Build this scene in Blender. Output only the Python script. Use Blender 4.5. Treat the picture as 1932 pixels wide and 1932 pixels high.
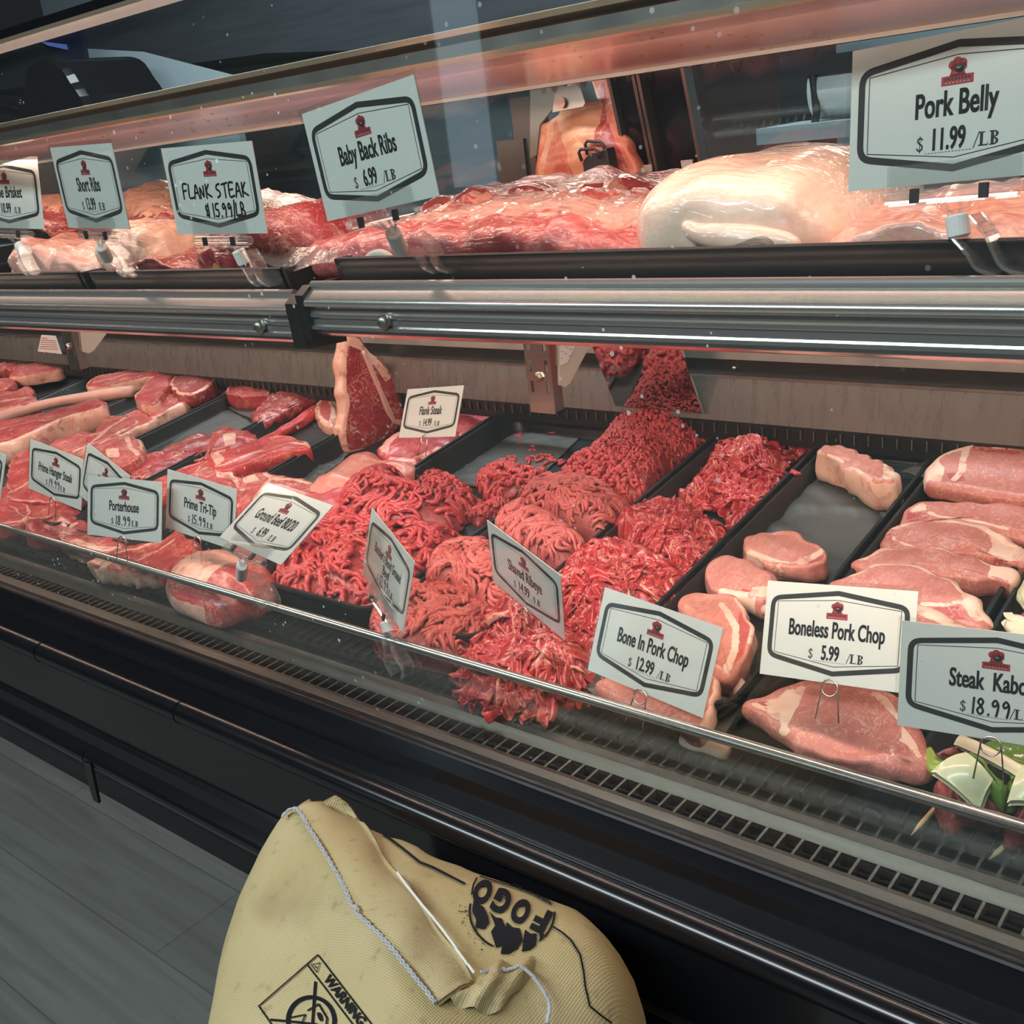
import bpy, bmesh, math, random
import numpy as np
from mathutils import Matrix, Vector
rng = np.random.default_rng(7); random.seed(7)
for o in list(bpy.data.objects): bpy.data.objects.remove(o)
SC = bpy.context.scene; COL = SC.collection

# ------------------------------------------------ camera, world, lights, exposure
CAMZ = 1.25; FPX = 2000.0
R = np.array([[0.77158175, 0.130527, -0.62259481], [0.62525886, -0.33578311, 0.70448638], [-0.11710233, -0.93285176, -0.34069729]])
EYE = np.array([0, 0, CAMZ])
cam = bpy.data.cameras.new('camera'); camo = bpy.data.objects.new('camera', cam); COL.objects.link(camo)
m = Matrix.Identity(4)
for i in range(3):
    m[i][0] = R[i, 0]; m[i][1] = -R[i, 1]; m[i][2] = -R[i, 2]; m[i][3] = EYE[i]
camo.matrix_world = m; cam.sensor_width = 36; cam.lens = 36 * FPX / 1932; cam.clip_start = .01
SC.camera = camo
SC.view_settings.view_transform = 'Standard'; SC.view_settings.look = 'None'; SC.view_settings.gamma = 1
SC.view_settings.use_curve_mapping = False; SC.view_settings.exposure = 0.0
SC.cycles.max_bounces = 8; SC.cycles.transparent_max_bounces = 24; SC.cycles.diffuse_bounces = 3; SC.cycles.glossy_bounces = 4
SC.cycles.caustics_reflective = False; SC.cycles.caustics_refractive = False
w = bpy.data.worlds.new('world'); SC.world = w; w.use_nodes = True
w.node_tree.nodes['Background'].inputs[0].default_value = (.55, .66, .7, 1); w.node_tree.nodes['Background'].inputs[1].default_value = .05
def area(name, loc, direction, sx, sy, power, color):
    l = bpy.data.lights.new(name, 'AREA'); l.shape = 'RECTANGLE'; l.size = sx; l.size_y = sy; l.energy = power; l.color = color
    o = bpy.data.objects.new(name, l); COL.objects.link(o); o.location = loc
    o.rotation_euler = Vector(direction).to_track_quat('-Z', 'Y').to_euler(); return o
# fluorescent tubes of the case (canopy and under the shelf front) and the store's ceiling lights
WARM = (1, .70, .56)
area('canopy_lamp_light', (-1.6, .765, CAMZ + .040), (0, .45, -1), 5.2, .05, 6.5, WARM)
area('canopy_rear_lamp_light', (-1.6, 1.16, CAMZ + .02), (0, .0, -1), 5.2, .05, 5, WARM)
area('shelf_lamp_light', (-1.6, .80, CAMZ - .187), (0, .6, -1), 5.2, .03, 20, WARM)
area('ceiling_light_front', (-1.4, -1.5, 2.95), (0, .5, -1), 3.6, .42, 118, (.87, .96, 1))
area('ceiling_light_back', (-2.2, 1.9, 2.95), (0, .2, -1), 4.0, .5, 95, (.85, .95, 1))

# ------------------------------------------------ helpers
def ray(px, py):
    return R @ np.array([px - 966.0, py - 966.0, FPX])
def on_axis(px, py, ax, val):                 # point on the plane axis=val (camera relative z)
    r = ray(px, py); p = r * (val / r[ax]); return p + EYE
AL = math.radians(7.5)
DW = np.array([0, math.cos(AL), math.sin(AL)]); NW = np.array([0, -math.sin(AL), math.cos(AL)])
HD = .68
def deck(u, v, w=0.0):                        # point on the sloping deck: u along the case, v up the slope, w above tray rims
    return EYE + np.array([u, 0, 0]) + DW * v + NW * (w - HD)
def plane_hit(px, py, o, n):
    r = ray(px, py); t = ((o - EYE) @ n) / (r @ n); return EYE + r * t
def deck_hit(px, py, w=0.0): return plane_hit(px, py, deck(0, 0, w), NW)
def arr(a): return np.asarray(a, float)

def mk(name, V, F, mat, parent=None, smooth=True, attrs=None, fm=None, origin=None, local=False):
    """one mesh object; V is a list of world points, origin moves the object's own origin"""
    V = arr(V)
    if local: origin = np.zeros(3)
    if origin is None: origin = np.array([V[:, 0].mean(), V[:, 1].mean(), V[:, 2].min()])
    me = bpy.data.meshes.new(name)
    if isinstance(F, np.ndarray):
        k = F.shape[1]; nf = len(F)
        me.vertices.add(len(V)); me.vertices.foreach_set('co', (V - origin).astype(np.float32).ravel())
        me.loops.add(nf * k); me.loops.foreach_set('vertex_index', F.astype(np.int32).ravel())
        me.polygons.add(nf); me.polygons.foreach_set('loop_start', np.arange(nf, dtype=np.int32) * k)
        me.update(calc_edges=True)
    else:
        me.from_pydata((V - origin).tolist(), [], F)
    if smooth: me.polygons.foreach_set('use_smooth', [True] * len(me.polygons))
    for mm in (mat if isinstance(mat, (list, tuple)) else [mat]): me.materials.append(mm)
    if fm is not None: me.polygons.foreach_set('material_index', np.asarray(fm, np.int32))
    if attrs:
        for k, a in attrs.items():
            at = me.attributes.new(k, 'FLOAT', 'POINT'); at.data.foreach_set('value', np.asarray(a, np.float32))
    me.validate(); me.update()
    o = bpy.data.objects.new(name, me); COL.objects.link(o)
    if local: o.parent = parent
    elif parent is not None:
        at = Vector(parent.location); q = parent.parent
        while q is not None: at = at + Vector(q.location); q = q.parent
        o.parent = parent; o.location = Vector(origin) - at
    else: o.location = origin
    return o
def thing(name, loc, label, cat, group=None):
    o = bpy.data.objects.new(name, None); COL.objects.link(o); o.location = loc; o.empty_display_size = .03
    return tag(o, label, cat, group)
def tag(o, label, cat, group=None, kind=None):
    o['label'] = label; o['category'] = cat
    if group: o['group'] = group
    if kind: o['kind'] = kind
    return o
def struct(o): o['kind'] = 'structure'; return o

class MB:                                     # collects simple shapes into one mesh
    def __init__(s): s.V = []; s.F = []; s.M = []
    def add(s, V, F, mi=0):
        b = len(s.V); s.V += [tuple(map(float, v)) for v in V]; s.F += [tuple(i + b for i in f) for f in F]; s.M += [mi] * len(F)
    def box(s, a, b, mi=0):
        (x0, y0, z0), (x1, y1, z1) = a, b
        s.add([(x0, y0, z0), (x1, y0, z0), (x1, y1, z0), (x0, y1, z0), (x0, y0, z1), (x1, y0, z1), (x1, y1, z1), (x0, y1, z1)],
              [(0, 3, 2, 1), (4, 5, 6, 7), (0, 1, 5, 4), (1, 2, 6, 5), (2, 3, 7, 6), (3, 0, 4, 7)], mi)
    def hexa(s, P, mi=0):                     # eight corners: bottom four, top four
        s.add(P, [(0, 3, 2, 1), (4, 5, 6, 7), (0, 1, 5, 4), (1, 2, 6, 5), (2, 3, 7, 6), (3, 0, 4, 7)], mi)
    def extrude_x(s, prof, x0, x1, mi=0, closed=True):   # profile of (y, z) swept along the case
        n = len(prof); V = [(x0, y, z) for y, z in prof] + [(x1, y, z) for y, z in prof]
        F = [(i, (i + 1) % n, n + (i + 1) % n, n + i) for i in range(n if closed else n - 1)]
        if closed: F += [tuple(range(n))[::-1], tuple(range(n, 2 * n))]
        s.add(V, F, mi)
    def tube(s, P, r, k=8, mi=0, cap=True):
        P = arr(P); n = len(P); rr = np.broadcast_to(arr(r), (n,)); T = np.gradient(P, axis=0) if n > 2 else np.array([P[1] - P[0]] * 2)
        T /= np.linalg.norm(T, axis=1)[:, None] + 1e-12
        ref = np.array([0, 0, 1.0]) if abs(T[0][2]) < .9 else np.array([1.0, 0, 0]); V = []
        a = np.cross(T[0], ref)
        for i in range(n):
            a = a - T[i] * (a @ T[i]); a /= np.linalg.norm(a) + 1e-12; b = np.cross(T[i], a)
            for j in range(k):
                t = 2 * math.pi * j / k; V.append(P[i] + rr[i] * (a * math.cos(t) + b * math.sin(t)))
        F = [(i * k + j, i * k + (j + 1) % k, (i + 1) * k + (j + 1) % k, (i + 1) * k + j) for i in range(n - 1) for j in range(k)]
        if cap: F += [tuple(range(k))[::-1], tuple(range((n - 1) * k, n * k))]
        s.add(V, F, mi)
    def cyl(s, a, b, r, k=20, mi=0): s.tube([a, b], r, k, mi)
    def build(s, name, mat, parent=None, smooth=False, origin=None, bevel=0, local=False):
        o = mk(name, s.V, s.F, mat, parent, smooth, fm=s.M, origin=origin, local=local)
        if bevel:
            b = o.modifiers.new('bevel', 'BEVEL'); b.width = bevel; b.segments = 2; b.limit_method = 'ANGLE'
        return o
def zc(z): return z + CAMZ
def catmull(P, n, closed=True):
    P = arr(P); k = len(P); out = []; ctrl = []
    segs = k if closed else k - 1
    for i in range(segs):
        p0, p1, p2, p3 = (P[(i - 1) % k], P[i], P[(i + 1) % k], P[(i + 2) % k]) if closed else (P[max(i - 1, 0)], P[i], P[i + 1], P[min(i + 2, k - 1)])
        for t in np.linspace(0, 1, 16, endpoint=False):
            out.append(.5 * ((2 * p1) + (-p0 + p2) * t + (2 * p0 - 5 * p1 + 4 * p2 - p3) * t * t + (-p0 + 3 * p1 - 3 * p2 + p3) * t ** 3)); ctrl.append(i + t)
    if not closed: out.append(P[-1]); ctrl.append(k - 1)
    out = arr(out); ctrl = arr(ctrl)
    q = np.vstack([out, out[:1]]) if closed else out
    L = np.r_[0, np.cumsum(np.linalg.norm(np.diff(q, axis=0), axis=1))]
    s = np.linspace(0, L[-1], n, endpoint=not closed)
    cc = np.r_[ctrl, k] if closed else ctrl
    return np.column_stack([np.interp(s, L, q[:, d]) for d in range(P.shape[1])]), np.interp(s, L, cc)
def seg_dist(Q, A, B):
    d = B - A; t = np.clip(((Q - A) @ d) / (d @ d + 1e-12), 0, 1); return np.linalg.norm(Q - A - t[:, None] * d, axis=1)
def poly_dist(Q, P, closed=False):
    P = arr(P); n = len(P); d = np.full(len(Q), 1e9)
    for i in range(n if closed else n - 1): d = np.minimum(d, seg_dist(Q, P[i], P[(i + 1) % n]))
    return d
def inside(Q, P):
    P = arr(P); r = np.zeros(len(Q), bool); n = len(P)
    for i in range(n):
        a, b = P[i], P[(i + 1) % n]
        c = ((a[1] > Q[:, 1]) != (b[1] > Q[:, 1])) & (Q[:, 0] < (b[0] - a[0]) * (Q[:, 1] - a[1]) / (b[1] - a[1] + 1e-15) + a[0]); r ^= c
    return r
class Sines:                                  # cheap smooth noise
    def __init__(s, seed, freq, n=7, dim=2):
        g = np.random.default_rng(seed); s.k = g.normal(size=(n, dim)) * freq; s.p = g.uniform(0, 6.28, n)
    def __call__(s, Q): return np.sin(Q @ s.k.T + s.p).sum(1) / math.sqrt(len(s.p) / 2)

# ------------------------------------------------ materials
def newmat(name):
    mt = bpy.data.materials.new(name); mt.use_nodes = True; nt = mt.node_tree; return mt, nt, nt.nodes['Principled BSDF'], nt.nodes, nt.links
def setp(p, col=None, rough=None, metal=None, spec=None, coat=None, coatr=None, sss=None):
    if col is not None: p.inputs['Base Color'].default_value = (*col, 1)
    if rough is not None: p.inputs['Roughness'].default_value = rough
    if metal is not None: p.inputs['Metallic'].default_value = metal
    if spec is not None: p.inputs['Specular IOR Level'].default_value = spec
    if coat is not None: p.inputs['Coat Weight'].default_value = coat
    if coatr is not None: p.inputs['Coat Roughness'].default_value = coatr
def plain(name, col, rough=.5, metal=0, spec=.5, coat=0, var=.0, scale=8, bump=0, bscale=60, stretch=None):
    mt, nt, p, N, L = newmat(name); setp(p, col, rough, metal, spec, coat)
    tc = N.new('ShaderNodeTexCoord'); mp = N.new('ShaderNodeMapping'); L.new(tc.outputs['Object'], mp.inputs[0])
    if stretch: mp.inputs['Scale'].default_value = stretch
    if var:
        n = N.new('ShaderNodeTexNoise'); n.inputs['Scale'].default_value = scale; n.inputs['Detail'].default_value = 5; L.new(mp.outputs[0], n.inputs[0])
        r = N.new('ShaderNodeMapRange'); r.inputs[3].default_value = 1 - var; r.inputs[4].default_value = 1 + var; L.new(n.outputs['Fac'], r.inputs[0])
        v = N.new('ShaderNodeVectorMath'); v.operation = 'SCALE'; v.inputs[0].default_value = col; L.new(r.outputs[0], v.inputs['Scale']); L.new(v.outputs[0], p.inputs['Base Color'])
        r2 = N.new('ShaderNodeMapRange'); r2.inputs[3].default_value = max(.02, rough * (1 - var)); r2.inputs[4].default_value = min(1, rough * (1 + var)); L.new(n.outputs['Fac'], r2.inputs[0]); L.new(r2.outputs[0], p.inputs['Roughness'])
    if bump:
        n = N.new('ShaderNodeTexNoise'); n.inputs['Scale'].default_value = bscale; n.inputs['Detail'].default_value = 4; L.new(mp.outputs[0], n.inputs[0])
        b = N.new('ShaderNodeBump'); b.inputs['Strength'].default_value = bump; b.inputs['Distance'].default_value = .002; L.new(n.outputs['Fac'], b.inputs['Height']); L.new(b.outputs[0], p.inputs['Normal'])
    return mt
def emit(name, col, s):
    mt, nt, p, N, L = newmat(name); p.inputs['Base Color'].default_value = (0, 0, 0, 1); p.inputs['Emission Color'].default_value = (*col, 1); p.inputs['Emission Strength'].default_value = s; return mt
def clear(name, tint=(.97, .985, .98), rough=.01, refl=1.0, ior=1.5, specks=False, haze=0.0, wrinkle=0):
    """thin clear pane: mirror by Fresnel, the rest passes straight through"""
    mt = bpy.data.materials.new(name); mt.use_nodes = True; nt = mt.node_tree; N = nt.nodes; L = nt.links; N.clear()
    out = N.new('ShaderNodeOutputMaterial'); tr = N.new('ShaderNodeBsdfTransparent'); tr.inputs[0].default_value = (*tint, 1)
    gl = N.new('ShaderNodeBsdfGlossy'); gl.inputs['Roughness'].default_value = rough
    ge = N.new('ShaderNodeNewGeometry'); mr = N.new('ShaderNodeMapRange'); mr.inputs[3].default_value = ior; mr.inputs[4].default_value = 1 / ior; L.new(ge.outputs['Backfacing'], mr.inputs[0])
    fr = N.new('ShaderNodeFresnel'); L.new(mr.outputs[0], fr.inputs['IOR'])
    mu = N.new('ShaderNodeMath'); mu.operation = 'MULTIPLY'; mu.use_clamp = True; mu.inputs[1].default_value = refl; L.new(fr.outputs[0], mu.inputs[0])
    mx = N.new('ShaderNodeMixShader'); L.new(mu.outputs[0], mx.inputs[0]); L.new(tr.outputs[0], mx.inputs[1]); L.new(gl.outputs[0], mx.inputs[2]); last = mx
    tc = N.new('ShaderNodeTexCoord')
    if wrinkle:
        n = N.new('ShaderNodeTexNoise'); n.inputs['Scale'].default_value = 60; n.inputs['Detail'].default_value = 3; L.new(tc.outputs['Object'], n.inputs[0])
        b = N.new('ShaderNodeBump'); b.inputs['Strength'].default_value = wrinkle; b.inputs['Distance'].default_value = .004; L.new(n.outputs['Fac'], b.inputs['Height'])
        L.new(b.outputs[0], gl.inputs['Normal']); L.new(b.outputs[0], fr.inputs['Normal'])
    if specks or haze:
        df = N.new('ShaderNodeBsdfDiffuse'); df.inputs[0].default_value = (.75, .78, .76, 1)
        m2 = N.new('ShaderNodeMixShader'); L.new(last.outputs[0], m2.inputs[1]); L.new(df.outputs[0], m2.inputs[2]); m2.inputs[0].default_value = haze
        if specks:
            v = N.new('ShaderNodeTexVoronoi'); v.inputs['Scale'].default_value = 70; L.new(tc.outputs['Object'], v.inputs[0])
            lt = N.new('ShaderNodeMath'); lt.operation = 'LESS_THAN'; L.new(v.outputs['Distance'], lt.inputs[0])
            sp = N.new('ShaderNodeSeparateColor'); L.new(v.outputs['Color'], sp.inputs[0])
            q = N.new('ShaderNodeMapRange'); q.inputs[1].default_value = .55; q.inputs[2].default_value = 1; q.inputs[3].default_value = 0; q.inputs[4].default_value = .15; L.new(sp.outputs[0], q.inputs[0]); L.new(q.outputs[0], lt.inputs[1])
            n = N.new('ShaderNodeTexNoise'); n.inputs['Scale'].default_value = 3; L.new(tc.outputs['Object'], n.inputs[0])
            g = N.new('ShaderNodeMapRange'); g.inputs[1].default_value = .45; g.inputs[2].default_value = .6; g.inputs[4].default_value = .5; L.new(n.outputs['Fac'], g.inputs[0])
            mm = N.new('ShaderNodeMath'); mm.operation = 'MULTIPLY_ADD'; L.new(lt.outputs[0], mm.inputs[0]); L.new(g.outputs[0], mm.inputs[1]); mm.inputs[2].default_value = haze; L.new(mm.outputs[0], m2.inputs[0])
        last = m2
    L.new(last.outputs[0], out.inputs[0]); return mt

def meat(name, lean, lean2, fat, dark=(.16, .01, .015), marble=.4, mscale=70, mwidth=.035, rough=.36, fiber=.25, bump=.45, coat=.25, spread=3.0, wrap=0.0):
    mt, nt, p, N, L = newmat(name)
    tc = N.new('ShaderNodeTexCoord'); oi = N.new('ShaderNodeObjectInfo'); ad = N.new('ShaderNodeVectorMath'); ad.operation = 'ADD'
    sc = N.new('ShaderNodeVectorMath'); sc.operation = 'SCALE'; sc.inputs['Scale'].default_value = 3.7; L.new(oi.outputs['Location'], sc.inputs[0])
    L.new(tc.outputs['Object'], ad.inputs[0]); L.new(sc.outputs[0], ad.inputs[1]); co = ad.outputs[0]
    def noise(s, d=4, dist=0, rough_=.55):
        n = N.new('ShaderNodeTexNoise'); n.inputs['Scale'].default_value = s; n.inputs['Detail'].default_value = d; n.inputs['Distortion'].default_value = dist; n.inputs['Roughness'].default_value = rough_; L.new(co, n.inputs[0]); return n.outputs['Fac']
    def mrange(x, a, b, c=0, d=1):
        r = N.new('ShaderNodeMapRange'); r.inputs[1].default_value = a; r.inputs[2].default_value = b; r.inputs[3].default_value = c; r.inputs[4].default_value = d; L.new(x, r.inputs[0]); return r.outputs[0]
    def math2(op, a, b, clamp=False):
        r = N.new('ShaderNodeMath'); r.operation = op; r.use_clamp = clamp
        for i, x in enumerate((a, b)):
            if isinstance(x, (int, float)): r.inputs[i].default_value = x
            else: L.new(x, r.inputs[i])
        return r.outputs[0]
    def mix(f, a, b):
        r = N.new('ShaderNodeMix'); r.data_type = 'RGBA'; L.new(f, r.inputs['Factor'])
        for k, x in ((6, a), (7, b)):
            if isinstance(x, tuple): r.inputs[k].default_value = (*x, 1)
            else: L.new(x, r.inputs[k])
        return r.outputs[2]
    at = N.new('ShaderNodeAttribute'); at.attribute_name = 'fat'; dk = N.new('ShaderNodeAttribute'); dk.attribute_name = 'dk'
    c = mix(mrange(noise(22, 5), .35, .65), lean, lean2)
    fb = N.new('ShaderNodeTexNoise'); mp = N.new('ShaderNodeMapping'); mp.inputs['Scale'].default_value = (220, 40, 220); L.new(co, mp.inputs[0]); L.new(mp.outputs[0], fb.inputs[0]); fb.inputs['Scale'].default_value = 1
    c = mix(mrange(fb.outputs['Fac'], .4, .75, 0, fiber), c, tuple(min(1, x * 1.5 + .05) for x in lean))
    c = mix(mrange(dk.outputs['Fac'], -.6, .6), c, dark)
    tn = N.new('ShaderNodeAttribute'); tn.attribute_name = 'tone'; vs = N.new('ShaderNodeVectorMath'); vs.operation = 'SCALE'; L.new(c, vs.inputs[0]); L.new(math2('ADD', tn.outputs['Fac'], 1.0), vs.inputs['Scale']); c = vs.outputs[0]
    # thin branching fat veins
    n1 = noise(mscale, 4, 1.2); v1 = math2('ABSOLUTE', math2('SUBTRACT', n1, .5), 0)
    vein = mrange(v1, 0, mwidth, 1, 0); gate = mrange(noise(mscale * .4, 2), .42, .54)
    vein = math2('MULTIPLY', math2('MULTIPLY', vein, gate), marble, True)
    n2 = noise(260, 3); fleck = mrange(n2, .60, .70, 0, marble * .8)
    f = math2('ADD', at.outputs['Fac'], math2('MULTIPLY', math2('SUBTRACT', noise(95, 5, .6), .5), spread * 2.2))
    f = math2('SUBTRACT', mrange(f, -.35, .35), mrange(noise(38, 5, 1.2), .53, .66, 0, .6), True)
    f = math2('MAXIMUM', f, math2('MAXIMUM', vein, fleck))
    fatc = mix(mrange(noise(40, 4), .35, .7), fat, tuple(x * y for x, y in zip(fat, (.93, .78, .74))))
    c = mix(f, c, fatc); L.new(c, p.inputs['Base Color'])
    setp(p, rough=rough, spec=.5, coat=coat); p.inputs['Coat Roughness'].default_value = .18
    b = N.new('ShaderNodeBump'); b.inputs['Strength'].default_value = bump; b.inputs['Distance'].default_value = .0018
    L.new(math2('ADD', noise(120, 5), math2('MULTIPLY', fb.outputs['Fac'], .5)), b.inputs['Height']); L.new(b.outputs[0], p.inputs['Normal'])
    if wrap:                                  # tight plastic film: wrinkled clear coat
        mp2 = N.new('ShaderNodeMapping'); mp2.inputs['Scale'].default_value = (14, 45, 60); mp2.inputs['Rotation'].default_value = (.2, .3, .4); L.new(co, mp2.inputs[0])
        w1 = N.new('ShaderNodeTexNoise'); w1.inputs['Scale'].default_value = 1; w1.inputs['Detail'].default_value = 3; w1.inputs['Distortion'].default_value = 1.4; L.new(mp2.outputs[0], w1.inputs[0])
        cb = N.new('ShaderNodeBump'); cb.inputs['Strength'].default_value = wrap; cb.inputs['Distance'].default_value = .012; L.new(w1.outputs['Fac'], cb.inputs['Height']); L.new(cb.outputs[0], p.inputs['Coat Normal'])
        p.inputs['Coat Weight'].default_value = 1; p.inputs['Coat Roughness'].default_value = .07
    return mt
FAT = (.82, .50, .38); PFAT = (.86, .62, .48)
M = {}
M['beef'] = meat('beef_meat', (.48, .052, .054), (.35, .03, .038), FAT, marble=.55, mscale=48, mwidth=.05)
M['beef_dark'] = meat('dark_beef_meat', (.36, .028, .036), (.25, .018, .026), FAT, marble=.7, mscale=52, mwidth=.045)
M['beef_pale'] = meat('pale_beef_meat', (.50, .080, .074), (.39, .048, .048), FAT, marble=.6, mscale=42, mwidth=.06)
M['beef_bright'] = meat('bright_beef_meat', (.58, .045, .045), (.45, .028, .032), (.84, .46, .34), marble=.5, mscale=50)
M['flank'] = meat('flank_meat', (.50, .05, .06), (.36, .028, .038), (.84, .42, .34), marble=.4, mscale=40, fiber=.7)
M['membrane'] = meat('membrane_meat', (.76, .27, .20), (.68, .16, .13), (.86, .48, .37), marble=.6, mscale=36, mwidth=.07, coat=.5)
M['pork'] = meat('pork_meat', (.55, .195, .15), (.47, .15, .12), PFAT, dark=(.44, .075, .07), marble=.55, mscale=56, mwidth=.026, rough=.45, fiber=.2, bump=.12, coat=.12)
M['pork_pale'] = meat('pale_pork_meat', (.58, .225, .17), (.50, .17, .135), PFAT, dark=(.46, .09, .075), marble=.3, mscale=40, mwidth=.03, rough=.42, fiber=.35, bump=.12, coat=.2)
M['ground'] = meat('ground_beef', (.66, .11, .118), (.56, .075, .085), (.80, .34, .30), marble=.3, mscale=90, mwidth=.05, rough=.45, fiber=0, bump=.3, coat=.1)
M['ground_pale'] = meat('pale_ground_beef', (.66, .20, .19), (.58, .145, .14), (.80, .42, .36), marble=.3, mscale=90, mwidth=.05, rough=.5, fiber=0, bump=.3, coat=.05)
M['shaved'] = meat('shaved_beef', (.52, .04, .05), (.38, .025, .035), (.80, .40, .32), marble=.55, mscale=38, mwidth=.035, rough=.34, fiber=.25, bump=.3, coat=.25)
M['ribs'] = meat('rib_rack_meat', (.62, .15, .14), (.50, .085, .09), (.84, .48, .38), marble=.5, mscale=30, mwidth=.05, fiber=.2, wrap=.9)
M['ribs_dark'] = meat('dark_rib_meat', (.40, .065, .075), (.28, .04, .05), (.78, .42, .34), marble=.45, mscale=30, mwidth=.05, fiber=.3, wrap=.5)
M['wrapped_beef'] = meat('wrapped_beef', (.36, .04, .05), (.24, .025, .033), (.82, .50, .38), marble=.6, mscale=26, mwidth=.055, wrap=1.0)
M['wrapped_fat'] = meat('wrapped_fat', (.62, .34, .25), (.52, .20, .16), (.80, .56, .40), marble=.4, mscale=26, mwidth=.06, wrap=.9)
M['wrapped_pork'] = meat('wrapped_pork', (.64, .27, .21), (.54, .17, .14), (.82, .55, .43), dark=(.55, .05, .06), marble=.6, mscale=22, mwidth=.07, wrap=.9)
M['belly'] = meat('pork_belly_skin', (.84, .64, .50), (.80, .56, .44), (.86, .68, .55), dark=(.62, .16, .14), marble=.15, mscale=26, rough=.4, fiber=.25, bump=.2, wrap=.35)
M['bone'] = plain('bone_surface', (.72, .40, .33), .45, var=.18, scale=40, bump=.2)
M['bone_face'] = plain('cut_bone', (.78, .55, .45), .5, var=.15, scale=120)
M['ground'] = meat('ground_beef', (.50, .055, .055), (.42, .035, .04), (.74, .26, .22), marble=.35, mscale=90, mwidth=.05, rough=.42, fiber=0, bump=.35, coat=.15)
M['ground_pale'] = meat('pale_ground_beef', (.56, .13, .11), (.47, .085, .08), (.74, .34, .28), marble=.35, mscale=90, mwidth=.05, rough=.5, fiber=0, bump=.35, coat=.08)
M['shaved'] = meat('shaved_beef', (.50, .03, .035), (.38, .02, .03), (.80, .38, .28), marble=.6, mscale=45, mwidth=.035, rough=.3, fiber=.2, bump=.3, coat=.4)
M['ribs'] = meat('rib_rack_meat', (.62, .14, .13), (.50, .08, .085), (.84, .48, .38), marble=.35, mscale=35, mwidth=.05, fiber=.2, wrap=.9)
M['ribs_dark'] = meat('dark_rib_meat', (.40, .06, .07), (.28, .035, .045), (.78, .42, .34), marble=.35, mscale=35, mwidth=.05, fiber=.3, wrap=.5)
M['wrapped_beef'] = meat('wrapped_beef', (.33, .03, .04), (.22, .02, .028), (.82, .50, .38), marble=.5, mscale=30, mwidth=.05, wrap=1.0)
M['wrapped_fat'] = meat('wrapped_fat', (.72, .48, .35), (.66, .36, .27), (.84, .62, .46), marble=.3, mscale=30, mwidth=.06, wrap=1.0)
M['wrapped_pork'] = meat('wrapped_pork', (.74, .40, .31), (.66, .28, .22), (.86, .62, .50), marble=.5, mscale=26, mwidth=.06, wrap=.9)
M['belly'] = meat('pork_belly_skin', (.84, .64, .50), (.80, .56, .44), (.86, .68, .55), dark=(.62, .16, .14), marble=.15, mscale=26, rough=.4, fiber=.25, bump=.2, wrap=.35)
M['black'] = plain('black_tray_plastic', (.011, .012, .012), .36, var=.2, scale=20, bump=.05)
M['paper'] = plain('dark_liner_paper', (.072, .073, .066), .5, var=.3, scale=14, bump=.8, bscale=22)
M['deckpan'] = plain('deck_pan', (.007, .008, .008), .6, spec=.15, var=.2)
M['steel'] = plain('brushed_steel', (.52, .51, .47), .22, 1, var=.10, scale=30, stretch=(.4, 8, 8), bump=.05, bscale=30)
M['steel_dull'] = plain('dull_steel', (.34, .33, .30), .38, 1, var=.2, scale=20)
M['alu'] = plain('polished_aluminium', (.80, .80, .78), .17, .88, var=.06, scale=10, stretch=(.2, 10, 10))
M['gold'] = plain('warm_aluminium_trim', (.86, .68, .48), .25, .9, var=.15, scale=4)
M['mirror'] = plain('mirror_steel', (.62, .62, .60), .05, 1, var=.04)
M['canopy'] = plain('canopy_underside', (.86, .60, .57), .18, .2, var=.12, scale=5, bump=.10, bscale=28)
M['gloss'] = plain('glossy_black_panel', (.006, .0065, .008), .10, 0, .5, var=.15, scale=3)
M['rubber'] = plain('black_bumper', (.006, .0065, .008), .2, 0, .5, var=.15, scale=6)
M['card'] = plain('white_card', (.80, .81, .77), .6, var=.02, scale=30)
M['ink'] = plain('printed_black', (.020, .021, .022), .55)
M['pen'] = plain('marker_ink', (.012, .012, .014), .4)
M['red'] = plain('printed_red', (.42, .035, .045), .55)
M['grey_ink'] = plain('printed_grey', (.30, .30, .31), .55)
M['sleeve'] = clear('clear_sleeve', (.96, .97, .96), .06, .9, 1.45)
M['acryl'] = clear('clear_acrylic', (.985, .99, .985), .03, 1.6, 1.5, haze=.05)
M['glass'] = clear('case_glass', (.955, .97, .965), .005, 1.0, 1.5, specks=True, haze=.006)
M['deflect'] = clear('deflector_glass', (.90, .93, .91), .01, 1.0, 1.5, haze=.005)
M['film'] = clear('clear_film', (.98, .98, .97), .10, 1.1, 1.5, haze=.07, wrinkle=1)
M['nylon'] = plain('white_nylon', (.78, .78, .74), .45)
M['darkmetal'] = plain('dark_metal', (.05, .05, .05), .35, .6)
M['wire'] = plain('steel_wire', (.55, .52, .47), .25, 1)

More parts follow.
